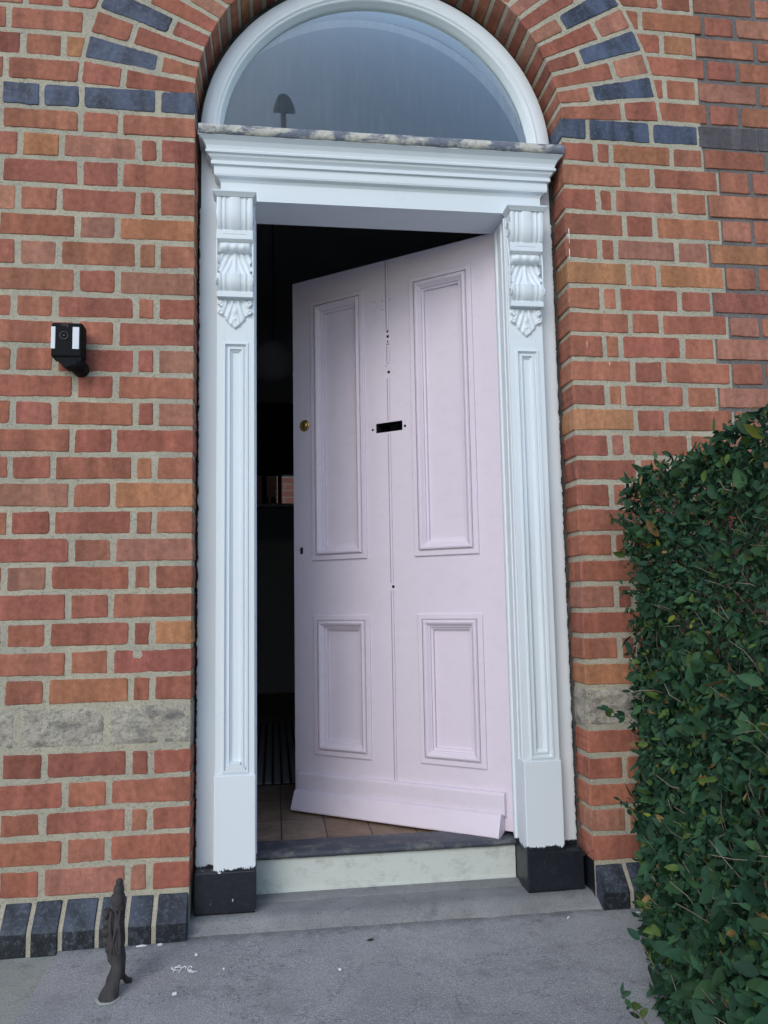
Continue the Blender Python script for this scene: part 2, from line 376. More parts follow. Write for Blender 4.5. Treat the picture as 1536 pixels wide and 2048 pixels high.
ORL={(1,3),(14,0),(4,0),(19,0)}; ORR={(5,0),(5,2),(11,0)}
def left_row(i,z0,z1,typ,x_start,mb,kind=None,skip=None):
    stops=[.222,.102,.219] if typ=='S' else [.104,.043,.216,.103,.212]
    for k,(a,b) in enumerate(flemish(x_start,0 if typ=='S' else 1,XL,-1,stops)):
        a_,b_=min(a,b),max(a,b); jamb=(k==0 and skip is None)
        rc=[random.choice((.004,.008)),.006,.006,random.choice((.004,.008))] if jamb else None
        brick(mb,q(a_,b_,z0,z1),depth=.108 if jamb else .02,kind='orange' if (i,k) in ORL else kind,rc=rc)
NBX={'A':1.112-.0,'B':1.150}
def right_row(i,z0,z1,typ,x_start,mb,nm,kind=None):
    stops=[.110,.040,.200,.101] if typ=='A' else [.203,.090,.224]
    for k,(a,b) in zip(range(len(stops)),flemish(x_start,1 if typ=='A' else 0,x_start+.9,1,stops)):
        rc=[.006,.004,.005,.006] if k==0 else None
        brick(mb,q(a,b,z0,z1),depth=.108 if k==0 else .02,kind='orange' if (i,k) in ORR else kind,rc=rc)
    xs=b+.0155
    for k,(a,b) in enumerate(flemish(xs,0 if typ=='A' else 1,XR,1)):
        brick(nm,q(a-.0005,b+.0005,z0-.001,z1+.001),y0=.0005,kind='orange' if random.random()<.10 else None)
    return xs-.0075
ends={}
for i in range(len(BEDS)-1):
    z1,z0=BEDS[i]-J,BEDS[i+1]+J
    if i==22: continue
    j=i if i<22 else i-1
    typL='S' if (i%2==0) else 'H'
    left_row(i,z0,z1,typL,-JW,wall)
    ends[i]=right_row(i,z0,z1,'A' if i%2==0 else 'B',JW+.001-.003,wall,nwall)
# navy string course at the springing
z0,z1=TOP[0]+J,TOP[1]-J*.8
x=-JW-.004
for k,Lb in enumerate([.104,.215,.104,.105,.215,.104,.215,.104,.215,.104,.215]):
    if x<XL: break
    brick(band,q(x-Lb,x,z0,z1),depth=.108 if k==0 else .02,kind='navy'); x-=Lb+.0155
x=JW-.001
for k,Lb in enumerate([.086,.212,.160]):
    brick(band,q(x,x+Lb,z0,z1),depth=.108 if k==0 else .02,kind='navy'); x+=Lb+.0155
x-=.013
while x<XR: brick(nband,q(x,x+.221,z0-.004,z1+.004),y0=.0005,kind='purple',rc=[.002]*4,jit=.0008); x+=.224
# courses beside the arch, clipped by the extrados
for i in range(1,20):
    z0,z1=TOP[i]+J,TOP[i+1]-J
    def ex(z): 
        d=(RE+.012)**2-(z-ZA)**2; return math.sqrt(d) if d>0 else 0
    e0,e1=ex(z0),ex(z1)
    for sgn in (-1,1):
        typ=(i+(sgn>0))%2
        x=sgn*1.118 if sgn>0 and typ==0 else (sgn*1.152 if sgn>0 else -.595)
        # global bond grid, keep what is outside the arch
        spans=[]
        if sgn<0:
            x=-.602-(0 if typ else .06)
            for a,b in flemish(x,0 if typ else 1,XL,-1): spans.append((min(a,b),max(a,b),'own'))
        else:
            xb=1.108 if typ else 1.146
            for a,b in flemish(xb-.0155,1 if typ else 0,.0,-1): spans.append((min(a,b),max(a,b),'own'))
            for a,b in flemish(xb,0 if typ else 1,XR,1): spans.append((a-.0005,b+.0005,'nb'))
        for a,b,own in spans:
            if sgn<0:
                lim0,lim1=-e0,-e1
                if a>max(lim0,lim1)-.02: continue
                b0,b1=min(b,lim0),min(b,lim1); P=[(a,z0),(b0,z0),(b1,z1),(a,z1)]
                if b0-a<.012 or b1-a<.012: continue
            else:
                lim0,lim1=e0,e1
                if b<min(lim0,lim1)+.02: continue
                a0,a1=max(a,lim0),max(a,lim1); P=[(a0,z0),(b,z0),(b,z1),(a1,z1)]
                if b-a0<.012 or b-a1<.012: continue
            brick(wall if own=='own' else nwall, P, y0=0 if own=='own' else .0005, kind='orange' if (i in (2,) and sgn<0 and own=='own' and b>-.95) or random.random()<.05 else None)
# arch voussoirs
arch=MB()
NV=33
def vou(r0,r1,a0,a1,kind,deep):
    P=[(r0*math.cos(a1),ZA+r0*math.sin(a1)),(r0*math.cos(a0),ZA+r0*math.sin(a0)),(r1*math.cos(a0),ZA+r1*math.sin(a0)),(r1*math.cos(a1),ZA+r1*math.sin(a1))]
    P=[P[1],P[2],P[3],P[0]]
    brick(arch,P,depth=.108 if deep else .02,kind=kind)
A0=R(2.6); step=(math.pi-2*A0)/NV
for k in range(NV):
    a0=A0+k*step; a1=a0+step
    g=.0072; 
    def span(r): return a0+g/r, a1-g/r
    S=.213; H=.108
    def ring(ra,rb,kind,deep):
        i0,i1=a0+g/ra,a1-g/ra; o0,o1=a0+g/rb,a1-g/rb
        P=[(ra*math.cos(i0),ZA+ra*math.sin(i0)),(rb*math.cos(o0),ZA+rb*math.sin(o0)),(rb*math.cos(o1),ZA+rb*math.sin(o1)),(ra*math.cos(i1),ZA+ra*math.sin(i1))]
        brick(arch,P,depth=.152 if deep else .02,kind=kind,mat=1 if kind=='navy' else 0)
    if k%2==0: ring(RA,RA+S,None,True); ring(RA+S+.0165,RE,None,False)
    else: ring(RA,RA+H+.004,None,True); ring(RA+H+.0195,RE,'navy',False)
# mortar sheets
def arch_z(x, r=RA+.003):
    return ZA+math.sqrt(max(0,r*r-x*x)) if abs(x)<r else None
def sheet(mb, xs, zlo, zhi, y, nz, mat):
    P=[]
    for x in xs:
        a=zlo(x); P.append([(x, y+mnoise.noise(Vector((x*19,3.3,(a+(zhi-a)*j/nz)*19)))*.0009+mnoise.noise(Vector((x*70,1.3,(a+(zhi-a)*j/nz)*70)))*.0006, a+(zhi-a)*j/nz) for j in range(nz+1)])
    mb.grid(P,mat,True)
ZT=4.10; ms=.0022
lin=lambda a,b,n:[a+(b-a)*i/n for i in range(n+1)]
sheet(wall,lin(XL,-JW-.003,150),lambda x:.02,ZT,ms,150,1)
sheet(wall,lin(JW+.003,1.105,50),lambda x:.02,ZT,ms,150,1)
sheet(wall,lin(-JW-.003,JW+.003,90),lambda x:arch_z(x) if arch_z(x) else ZA,ZT,ms,50,1)
def prow(mb,i,z0,z1,xe): mb.grid([[ (1.105,ms,z0),(1.105,ms,z1)],[(xe,ms+.0005,z0),(xe,ms+.0005,z1)]],1,True)
for i in range(len(BEDS)-1):
    xe=ends.get(i,1.12); prow(wall,i,BEDS[i+1]-(.0075),BEDS[i]-.0075,xe)
sheet(nwall,lin(1.09,XR,60),lambda x:.0,ZT,.0050,120,1)
for sx in (-1,1):                                     # reveal and soffit mortar
    wall.grid([[(sx*(JW+.003),y,z) for z in lin(.02,ZA,120)] for y in (ms,.03,.06,.09,.12)],1,True)
wall.grid([[((RA+.003)*math.cos(t),y,ZA+(RA+.003)*math.sin(t)) for t in lin(0,math.pi,80)] for y in (ms,.04,.08,.12,.155)],1,True)
wall.build('wall',[M['brick'],M['mortar']],house)
nwall.build('wall',[M['brick'],M['mortar_grey']],nb).location=(-1.13,0,0)
tag(nband.build('string_course',[M['brick']],nb),'dull purple grey painted course').location=(-1.13,0,0)
tag(band.build('string_course',[M['navy']],house),'course of blue black bricks level with the arch springing')
arch.build('arch',[M['brick'],M['navy']],house)
# stone band
def stone_block(mb,x0,x1,z0,z1):
    nx,nz=max(4,int((x1-x0)/.006)),18; P=[]
    ph=random.uniform(0,50)
    for i in range(nx+1):
        row=[]
        for j in range(nz+1):
            u,v=i/nx,j/nz; x=x0+(x1-x0)*u; z=z0+(z1-z0)*v
            e=min(u*(x1-x0),(1-u)*(x1-x0),v*(z1-z0),(1-v)*(z1-z0)); k=min(1,e/.01)
            h=.004*k**.5+mnoise.fractal(Vector((x*28+ph,z*28,0)),1,2.1,5)*.005*k
            row.append((x+mnoise.noise(Vector((z*60,ph,u*9)))*.002,.006-h-.002,z+mnoise.noise(Vector((x*60,ph,v*9)))*.002))
        P.append(row)
    mb.grid(P,0,True)
sb=MB(); zs0,zs1=BEDS[23]+.008,BEDS[22]-.006; x=-JW-.002
for Lb in (.226,.229,.215,.24,.22,.24,.23,.24): stone_block(sb,x-Lb,x,zs0,zs1); x-=Lb+.016
sb.box(-JW-.03,-JW-.0005,.006,.108,zs0,zs1)
tag(sb.build('stone_band',M['stone'],house),'rough weathered grey stone band on the left of the doorway')
sb=MB(); x=JW
for Lb in (.21,.235,.23,.24,.22,.23,.24): stone_block(sb,x,x+Lb,zs0,zs1); x+=Lb+.016
sb.box(JW-.001,JW+.03,.006,.108,zs0,zs1)
tag(sb.build('stone_band',M['stone'],house),'rough weathered grey stone band on the right of the doorway')
b=MB(); b.grid([[(JW+.0005-.003*(u==0),y,z*(1-.35*y/.1)) for y in (-.001,.03,.06,.1)] for u,z in ((1,.02),(1,.08),(1,.13),(1,.155),(0,.16))],0,True); tag(b.build('painted_reveal_foot',M['white_b'],house),'black painted foot of the right reveal')
# chamfered plinth bricks
ZP=BEDS[-1]-.004
PROF=[(.02,-.06),(-.05,-.06),(-.051,.048),(-.046,.058),(.0,ZP-.004),(.006,ZP),(.02,ZP)]
def plinth(side):
    b=MB(); m=MB()
    sgn=-1 if side<0 else 1; x=-.606 if side<0 else .608; k=0
    Ls=[.083,.062,.064,.084,.069,.070,.070] if side<0 else [.085,.088,.07]
    while abs(x)<2.6:
        Lb=Ls[k] if k<len(Ls) else random.uniform(.066,.074)
        xa,xb=sorted((x,x+sgn*Lb)); n=4; rows=[]; dy=random.uniform(-.002,.002); ph=random.uniform(0,99)
        yb=.09 if k==0 else .02
        prof=[(yb if p[0]==.02 else p[0]+dy,p[1]) for p in PROF]
        for t in (0,.03,.08,.5,.92,.97,1):
            e=.0025*(1 if t in (0,1) else 0)
            rows.append([(xa+(xb-xa)*t, y+(e if y<.02 else 0)+mnoise.noise(Vector((t*5+ph,y*40,z*40)))*.0015, z-(e if z>0.05 else 0)) for y,z in prof])
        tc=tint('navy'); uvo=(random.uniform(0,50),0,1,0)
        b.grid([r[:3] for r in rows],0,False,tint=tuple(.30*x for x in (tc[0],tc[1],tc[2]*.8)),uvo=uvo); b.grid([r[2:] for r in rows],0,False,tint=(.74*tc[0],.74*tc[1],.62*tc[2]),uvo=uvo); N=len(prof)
        b.add(rows[0],[tuple(range(N))],0,tint=tc,uvo=uvo); b.add(rows[-1],[tuple(range(N-1,-1,-1))],0,tint=tc,uvo=uvo)
        # joint
        if abs(x)<2.5:
            ja,jb=sorted((x+sgn*Lb,x+sgn*(Lb+.013)))
            m_=[[(xx,p[0]+.004,p[1]-.002) for p in PROF] for xx in (ja-.002,jb+.002)]
            b.grid(m_,1,False,tint=(1,1,1))
        x+=sgn*(Lb+.0125); k+=1
    return b
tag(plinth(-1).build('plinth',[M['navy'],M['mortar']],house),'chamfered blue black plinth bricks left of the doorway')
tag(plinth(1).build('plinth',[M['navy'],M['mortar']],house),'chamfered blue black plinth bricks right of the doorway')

# ------------------------------------------------------------------ door surround
sur=MB()                                             # lining boards, jambs, head
LX0,LX1,PX0,PX1=-.592,.582,-.423,.411
for a,b in ((LX0,-.530),(.518,LX1)): sur.box(a,b,.09,.24,.03,2.40)
sur.box(-.530,PX0-.0005,.074,.205,.03,2.213); sur.box(PX1+.0005,.518,.074,.205,.03,2.213)
sur.box(-.530,PX0-.014,.205,.25,.03,2.30); sur.box(PX1+.014,.518,.205,.25,.03,2.30)
surround=bevel(sur.build('door_surround',M['white_b'],house),.002)
b=MB()
for xin,sg in ((LX1-.012,1),(LX0+.012,-1)):
    P=[]
    for z in lin(.05,2.20,420):
        e=.012+.0035+.004*mnoise.noise(Vector((z*34,sg,0)))+.003*mnoise.noise(Vector((z*120,sg,3)))
        P.append([(xin,.0893,z),(xin+sg*(e-.003),.0890,z),(xin+sg*e,.0915,z),(xin+sg*e*.97,.10,z)])
    bb=MB(); bb.grid(P,0,True); bb.build('paint_edge',M['white_b'],surround)
for k,(x,z,l_) in enumerate(((.657,1.760,.022),(.732,1.692,.010),(.612,2.145,.05),(.611,2.075,.035))):
    bb=MB(); P=[]
    for t in lin(0,1,8): 
        wd=.0016*(1-.5*t)*(1+.3*mnoise.noise(Vector((t*9,k,0)))); P.append([(x-wd,-.0005,z-l_*t),(x,-.0016,z-l_*t),(x+wd,-.0005,z-l_*t)])
    bb.grid(P,0,True); bb.build('paint_drip',M['white'],house)
# staff beads on the inner edge of the right jamb
b=MB()
for y0,r in ((.062,.007),(.105,.005),(.165,.008)):
    b.tube([(PX1+.001,y0,.16),(PX1+.001,y0,2.2)],r,10); b.tube([(PX0-.001,y0,.16),(PX0-.001,y0,2.2)],r,10)
b.build('staff_bead',M['white'],surround)
# filler between timber and brick
b=MB()
for s,xa,xb in ((-1,-JW-.001,LX0+.004),(1,LX1-.003,JW+.002)):
    P=[]
    for z in lin(.04,2.48,160):
        P.append([(xa+(xb-xa)*u, .105+mnoise.noise(Vector((u*3,z*26,s)))*.014+ (.012 if s<0 else 0), z) for u in (0,.35,.7,1)])
    b.grid(P,0,True)
P=[]
for t in lin(R(-4),R(184),140):
    P.append([(r*math.cos(t),.158+mnoise.noise(Vector((t*20,r*30,5)))*.008,2.48+r*math.sin(t)) for r in (.57,.595,.615,.66)])
b.grid(P,0,True)
b.build('filler',M['gap'],surround)
# head: frieze + fascia + crown, mitred returns
CORN=[(.150,2.413),(.050,2.413),(.050,2.203+.010),(.050,2.272),(.046,2.281),(.034,2.286),(.032,2.292),(.032,2.318),(.024,2.320),(.024,2.331),(.028,2.333),(.019,2.343),(.017,2.350),(.010,2.352),(.009,2.358),(.013,2.362),(.010,2.374),(.003,2.387),(-.006,2.395),(-.009,2.397),(-.009,2.413)]
def cornice(mb,prof,xl,xr,yref=.05):
    rows=[]
    for y,z in prof:
        p=yref-y if y<=yref else 0
        rows.append([(xl-p*1.12,.16,z),(xl-p*1.12,y,z),(xr+p*1.12,y,z),(xr+p*1.12,.16,z)])
    mb.grid(rows,0,False)
b=MB(); cornice(b,CORN[2:],-.527,.535)
b.box(-.527,.535,.09,.206,2.214,2.412)
b.add([(-.527,.050,2.213),(.535,.050,2.213),(.535,.206,2.213),(-.527,.206,2.213)],[(0,1,2,3)])
b.box(-.53,.53,.206,.25,2.235,2.412)
b.build('cornice',M['white'],surround)
# lead flashing on top
b=MB(); P=[]
for x in lin(-.592,.604,120):
    dz=.0015*mnoise.noise(Vector((x*9,0,0))); lo=.003*mnoise.noise(Vector((x*24,4,0)))
    P.append([(x,.132,2.462+dz),(x,.06,2.450+dz),(x,0,2.436+dz),(x,-.012,2.431+dz),(x,-.0155,2.425),(x,-.0150+.002*mnoise.noise(Vector((x*20,8,0))),2.401+lo),(x,-.0105,2.3995+lo)])
b.grid(P,0,True)
b.add([P[0][i] for i in range(7)]+[(-.592,.132,2.41)],[tuple(range(8))]); b.add([P[-1][i] for i in range(7)]+[(.604,.132,2.41)],[tuple(range(8))])
tag(b.build('lead_flashing',M['lead'],surround),'mottled lead strip with old pale paint')
# filled boards beside the frieze
b=MB(); b.box(LX0,-.527,.10,.2,2.20,2.44); b.build('frieze_infill',M['white'],surround); b=MB(); b.box(.535,LX1,.10,.2,2.20,2.44); b.build('frieze_infill',M['white'],surround)

def frame_ring(mb, x0,x1,z0,z1, prof, base_y, sgn=-1, mat=0):
    """mitred rectangular moulding; prof [(inset, height)], height toward viewer (sgn*y)"""
    rows=[]
    for t,h in prof:
        y=base_y+sgn*h
        rows.append([(x0+t,y,z0+t),(x1-t,y,z0+t),(x1-t,y,z1-t),(x0+t,y,z1-t)])
    mb.grid(rows,mat,False,True)
    t,h=prof[-1]; y=base_y+sgn*h
    mb.add([(x0+t,y,z0+t),(x1-t,y,z0+t),(x1-t,y,z1-t),(x0+t,y,z1-t)],[(0,1,2,3)],mat)
PP=[(-.001,-.001),(0,.004),(.0055,.0042),(.0065,.001),(.0075,-.004),(.012,-.0065),(.0135,-.0065),(.0138,-.001),(.0200,-.0005),(.0206,-.0045),(.0255,-.009),(.027,-.009),(.0275,-.012),(.029,-.0125)]
for (x0,x1,px0,px1,lab) in ((-.537,PX0+.002,-.516,-.440,'left'),(PX1-.002,.525,.431,.506,'right')):
    b=MB(); zb,zt=.423,2.2
    # stiles round the sunken panel
    yb=.048; i=.0055; 
    b.box(x0,px0+i,yb,.073,zb,zt); b.box(px1-i,x1,yb,.073,zb,zt); b.box(px0+i,px1-i,yb,.073,1.742-i,zt); b.box(px0+i,px1-i,yb,.073,zb,.428+i)
    frame_ring(b,px0,px1,.428,1.742,PP,yb)
    if lab=='left':
        for k,(hw,hh,zz) in enumerate(((.029,.004,.437),(.024,.006,.445),(.016,.008,.453))):
            cx=(px0+px1)/2; b.box(cx-hw,cx+hw,yb-.003-hh*.4,yb+.012,zz-.004,zz+.006)
    p=bevel(b.build('pilaster',M['white'],surround),.001)
    # base block
    b=MB(); b.box(x0-.003,x1+.003,.040,.12,.03,zb); bevel(b.build('base_block',M['white_b'],surround),.003)
    b=MB(); b.box(*((LX0-.002,x1+.004) if lab=='left' else (x0-.004,LX1+.004)),.037,.13,.034,.150); bevel(b.build('plinth_block',M['white_b'],surround),.003)

# consoles ----------------------------------------------------------
def smooth(a,b,x): t=min(1,max(0,(x-a)/(b-a))); return t*t*(3-2*t)
def flute(u):                                           # centre torus, side fillets
    a=abs(u)
    if a<.34: return .0045*math.sqrt(max(0,1-(a/.34)**2))
    if a<.48: return -.002+.002*math.sin((a-.34)/.14*math.pi)
    if a<.66: return .001*math.sin((a-.48)/.18*math.pi)*2
    if a<.74: return -.002
    return .0025*math.sqrt(max(0,1-((a-.88)/.14)**2))
def leafrelief(u,v):                                    # acanthus, v 0 top .. 1 bottom
    a=abs(u); mid=.004*math.exp(-(a/.09)**2)
    vein=.0028*math.sin((a*2.1-v*1.1)*9+1.2)*smooth(.1,.3,a)
    return mid+vein*(1-.3*v)
def bdepth(u,z):
    """projection in front of the pilaster face; z measured down from the head (m)"""
    if z<.016: return None
    if z<.118:
        t=(z-.016)/.102; base=.050*(1-.10*t)*1.0 if t<.35 else .050*(1-.035)-.019*((t-.35)/.65)**2*1.5
        base=.049*math.sqrt(max(0,1-max(0,(t-.42)/.75)**2*1.0)) if t>.42 else .049
        return base+flute(u)
    if z<.148: return .036+(-.0015 if (abs(u)<.62 and .131<z<.135) else 0)
    if z<.152: return .018
    if z<.184:
        t=(z-.152)/.032; a=abs(u)
        if a>.84: return .016
        return .016+.017*math.sqrt(max(0,1-(2*t-1)**2))*(1+.10*math.cos(u*13))*(1 if a<.78 else .8)
    if z<.258:
        t=(z-.184)/.074; a=abs(u)
        if a>.93-.10*math.sin(t*15): return .006
        return .012+.018*t**2.2+leafrelief(u,t)
    if z<.312:
        t=(z-.258)/.054; return .030*math.sqrt(max(0,1-max(0,(t-.25)/.85)**2))+.003+flute(u)*.9
    if z<.330: return .024
    return .0
def pend(u,z):
    t=(z-.336)/.092                                     # 0 top 1 tip
    if t<0 or t>1: return 0
    a=abs(u)
    if t<.20: wid=.97-.10*max(0,(t-.12)/.08)
    elif t<.30: wid=.80
    elif t<.50: wid=.82+.14*math.sin((t-.30)/.20*math.pi)
    elif t<.60: wid=.80-.22*(t-.50)/.10
    else: wid=.60*(1-((t-.60)/.40)**1.5)+.03*math.sin((t-.6)*40)*(1-t)
    if t<.16 and abs(a-.36)<.10 : return 0.001
    if t<.10 and a<.10: return 0.001
    if a>wid: return 0
    h=.0075*min(1,(wid-a)/.10)**.5
    h+=.0022*math.sin(a*17-t*10)*smooth(.05,.25,a)
    for cx,ct in ((.78,.14),(.80,.42)):
        d=math.hypot((a-cx)/.20,(t-ct)/.13); 
        if d<1: h=max(h,.006+.006*math.sqrt(1-d*d)*(1 if d>.35 else .55))
    h+=.004*math.exp(-(((a)/.10)**2+((t-.40)/.10)**2))+.003*math.exp(-((a/.07)**2+((t-.66)/.05)**2))
    return h
for (x0,x1,lab) in ((-.536,-.424,'left'),(.412,.524,'right')):
    b=MB(); cx=(x0+x1)/2; hw=.0555; zt=2.213
    n=56; zs=lin(.0165,.3299,190); P=[]
    for z in zs:
        P.append([(cx+hw*u, .048-bdepth(u,z), zt-z) for u in lin(-1,1,n)])
    b.grid(P,0,True)
    for e in (0,n):
        for i in range(len(zs)-1):
            pa,pb=P[i][e],P[i+1][e]; b.add([pa,pb,(pb[0],.05,pb[2]),(pa[0],.05,pa[2])],[(0,1,2,3)])
    b.add([P[-1][j] for j in range(n+1)]+[(cx+hw,.05,zt-.33),(cx-hw,.05,zt-.33)],[tuple(range(n+3))])
    # volute on the cheeks
    for s in (-1,1):
        for (vc,vz,r0,turns) in ((.022,.070,.026,2.1),(.030,.285,.013,1.6)):
            pts=[];rad=[]
            for t in lin(0,1,40):
                a=t*turns*2*math.pi; r=r0*(1-t*.86); pts.append((cx+s*(hw+.0005), .048-vc+r*math.cos(a+.6), zt-vz+r*math.sin(a+.6))); rad.append(.0032*(1-.5*t))
            b.tube(pts,rad,6)
        pts=[(cx+s*(hw+.0005),.048-.006-.02*math.sin(t*2.6),zt-.09-.19*t) for t in lin(0,1,20)]; b.tube(pts,.003,6)
    # cap
    pr=[(.012,0),(.012,.004),(.006,.011),(.002,.016)]
    rows=[[(cx-hw-p,.05,zt-z),(cx-hw-p,-.004-p,zt-z),(cx+hw+p,-.004-p,zt-z),(cx+hw+p,.05,zt-z)] for p,z in pr]
    b.grid(rows,0,False); b.add(rows[0],[(0,1,2,3)]); b.add(rows[-1],[(3,2,1,0)])
    o=b.build('console_bracket',M['white'],surround)
    b=MB(); zs=lin(.333,.43,80)
    P=[[(cx+hw*u,.0478-pend(u,z),zt-z) for u in lin(-1,1,70)] for z in zs]
    b.grid(P,0,True)
    b.build('leaf_pendant',M['white'],o) if False else b.build('leaf_pendant',M['white'],surround)

# ------------------------------------------------------------------ fanlight
fan=MB(); ZF=2.452
FP=[(.604,.15),(.597,.101),(.594,.098),(.558,.096),(.553,.099),(.551,.097),(.548,.095),(.545,.100),(.541,.103),(.538,.101),(.535,.108),(.532,.118),(.529,.122),(.527,.136)]
rows=[[(r*math.cos(t),y,ZF+r*math.sin(t)) for t in lin(R(-4),R(184),110)] for r,y in FP]
fan.grid(rows,0,True); fan.grid([[(r*math.cos(t),y,ZF+r*math.sin(t)) for t in lin(R(-4),R(184),110)] for r,y in ((.527,.142),(.52,.18),(.62,.18))],0,False)
fl=fan.build('fanlight',M['white'],house)
b=MB(); P=[]
ts=lin(R(-4),R(184),64); rim=[(.532*math.cos(t),.130,ZF+.532*math.sin(t)) for t in ts]
b.add(rim,[tuple(range(len(rim)))])
pane=b.build('pane',M['glass'],fl)
def mat_film():
    t=NT('privacy_film'); ob=t.coord(); sp=t.n('ShaderNodeSeparateXYZ'); t.l(ob,sp.inputs[0])
    dx=t.math('ADD',sp.outputs['X'],.0433); dz=t.math('SUBTRACT',sp.outputs['Z'],2.3355)
    r=t.math('SQRT',t.math('ADD',t.math('MULTIPLY',dx,dx),t.math('MULTIPLY',dz,dz)))
    c=t.mix(t.ramp(t.math('MULTIPLY',t.math('SUBTRACT',r,.50),10),[(.715,0),(.735,1)]),(.030,.037,.052),(.14,.16,.18))
    st=t.noise(t.coord(scale=(1,1,.02)),60,3,.6)
    c=t.mix(.6,c,t.ramp(st,[(.3,.7),(.7,1.35)]),'MULTIPLY')
    c=t.mix(t.ramp(st,[(.72,0),(.74,.5)]),c,(.09,.11,.13))
    return t.out(c,.6,spec=.1)
b=MB(); pts=[]
for t_ in lin(R(10),R(170),220):
    rr=.6005+.004*mnoise.noise(Vector((t_*30,1,0)))+.0035*mnoise.noise(Vector((t_*90,1,0)))
    x,z=-.0433+rr*math.cos(t_),2.3355+rr*math.sin(t_)
    d=math.hypot(x,z-ZF); k=min(1,.529/d); pts.append((x*k,.1335,ZF+(z-ZF)*k))
pts=[p for p in pts if p[2]>2.40]
b.add(pts+[(-.52,.1335,2.39),(.52,.1335,2.39)],[tuple(range(len(pts)+2))])
tag(b.build('privacy_film',mat_film(),fl),'grey blue translucent film with a ragged arched edge')


# ------------------------------------------------------------------ door leaf
DW,DB,DT=.880,.168,2.217
door_mat=M['door']
def plate(mb,x0,x1,z0,z1,holes,y0,y1):
    xs=sorted({x0,x1,*[h[0] for h in holes],*[h[1] for h in holes]}); zs=sorted({z0,z1,*[h[2] for h in holes],*[h[3] for h in holes]})
    inh=lambda x,z:any(h[0]<x<h[1] and h[2]<z<h[3] for h in holes)
    for i in range(len(xs)-1):
        # merge vertical runs
        j=0
        while j<len(zs)-1:
            xm=(xs[i]+xs[i+1])/2
            if inh(xm,(zs[j]+zs[j+1])/2): j+=1; continue
            k=j
            while k+1<len(zs)-1 and not inh(xm,(zs[k+1]+zs[k+2])/2): k+=1
            for y in (y0,y1): mb.add([(xs[i],y,zs[j]),(xs[i+1],y,zs[j]),(xs[i+1],y,zs[k+1]),(xs[i],y,zs[k+1])],[(0,1,2,3) if y==y0 else (3,2,1,0)])
            j=k+1
    for h in holes:
        a,b_,c,d=h
        for p,q_ in (((a,c),(b_,c)),((b_,c),(b_,d)),((b_,d),(a,d)),((a,d),(a,c))):
            mb.add([(p[0],y0,p[1]),(q_[0],y0,q_[1]),(q_[0],y1,q_[1]),(p[0],y1,p[1])],[(0,1,2,3)],1 if b_-a<.15 and (a,b_,c,d) not in seams else 0)
    for p,q_ in (((x0,z0),(x1,z0)),((x1,z0),(x1,z1)),((x1,z1),(x0,z1)),((x0,z1),(x0,z0))):
        mb.add([(p[0],y0,p[1]),(q_[0],y0,q_[1]),(q_[0],y1,q_[1]),(p[0],y1,p[1])],[(0,1,2,3)])
PAN=[(.541,.790,1.085,2.121),(.090,.341,1.083,2.121),(.534,.786,.354,.875),(.085,.335,.360,.878)]
ph=[(a+.03,b_-.03,c+.03,d-.03) for a,b_,c,d in PAN]
dot=lambda s,z,r:(s-r,s+r,z-r,z+r)
sh=[(.383,.495,1.552,1.588),dot(.510,1.567,.004),dot(.372,1.566,.0045),dot(.439,1.937,.0042),dot(.438,1.917,.0048),dot(.439,1.898,.003),(.432,.445,1.886,1.889),dot(.4365,1.779,.005),dot(.448,1.804,.002),dot(.434,.977,.005),(.837,.850,1.113,1.139),
    dot(.493,2.063,.0018),dot(.459,2.060,.0018),dot(.425,2.059,.0018),dot(.495,2.029,.0018),dot(.461,2.027,.0018),dot(.855,1.129,.002)]
seams=[(.4325,.4455,z0,z1) for z0,z1 in ((.283,.963),(.993,1.545),(1.596,1.755),(1.812,1.88),(1.945,DT-.002))]
b=MB(); plate(b,0,DW,DB,DT,ph+sh+seams,0,-.045)
# centre bead
gr=[-.0065,-.0048,-.0044,-.003,0,.003,.0044,.0048,.0065]; hh=[-.007,-.007,-.001,.0014,.0026,.0014,-.001,-.007,-.007]
def bead(z0,z1):
    b.grid([[(.439+g,h_,z) for g,h_ in zip(gr,hh)] for z in lin(z0,z1,12)],0,True)
for z0,z1 in ((.283,.963),(.993,1.545),(1.596,1.755),(1.812,1.88),(1.945,DT-.002)): bead(z0,z1)
door=bevel(b.build('door',[door_mat,M['darkwood']],house),.0008,1)
door.location=(.4125,.2,0); door.rotation_euler=(0,0,math.atan2(.6132,-.79)); tag(door,'pale pink four panel timber door standing half open')
DP=[(0,-.001),(.0002,.0062),(.0025,.0075),(.0175,.0075),(.0182,.0015),(.0212,.0015),(.0218,.0080),(.025,.0130),(.030,.0142),(.035,.0115),(.040,.0055),(.0445,.0005),(.0465,.0005),(.0470,-.006),(.053,-.0075),(.0545,-.0075),(.055,-.017),(.064,-.018)]
for a,b_,c,d in PAN:
    b=MB(); frame_ring(b,a,b_,c,d,DP,0,sgn=1); b.build('panel',door_mat,door)
# weather bar: upper board + sloping drip
def extr(mb,prof,s0,s1,tilt=0,sk=0):
    N=len(prof); rows=[[(s0+ (0),y,z) for y,z in prof],[(s1,y,z+tilt) for y,z in prof]]
    mb.grid(rows,0,False,True); mb.add(rows[0],[tuple(range(N))]); mb.add(rows[1],[tuple(range(N-1,-1,-1))])
b=MB(); extr(b,[(-.001,.215),(-.001,.292),(.012,.2915),(.0165,.288),(.018,.283),(.018,.222),(.012,.215)],.022,.856,-.006)
extr(b,[(.004,.165),(.004,.226),(.022,.2255),(.031,.222),(.035,.216),(.057,.160),(.056,.155),(.050,.153),(.03,.158)],.030,.862,-.002)
bevel(b.build('weather_bar',door_mat,door),.002,2)
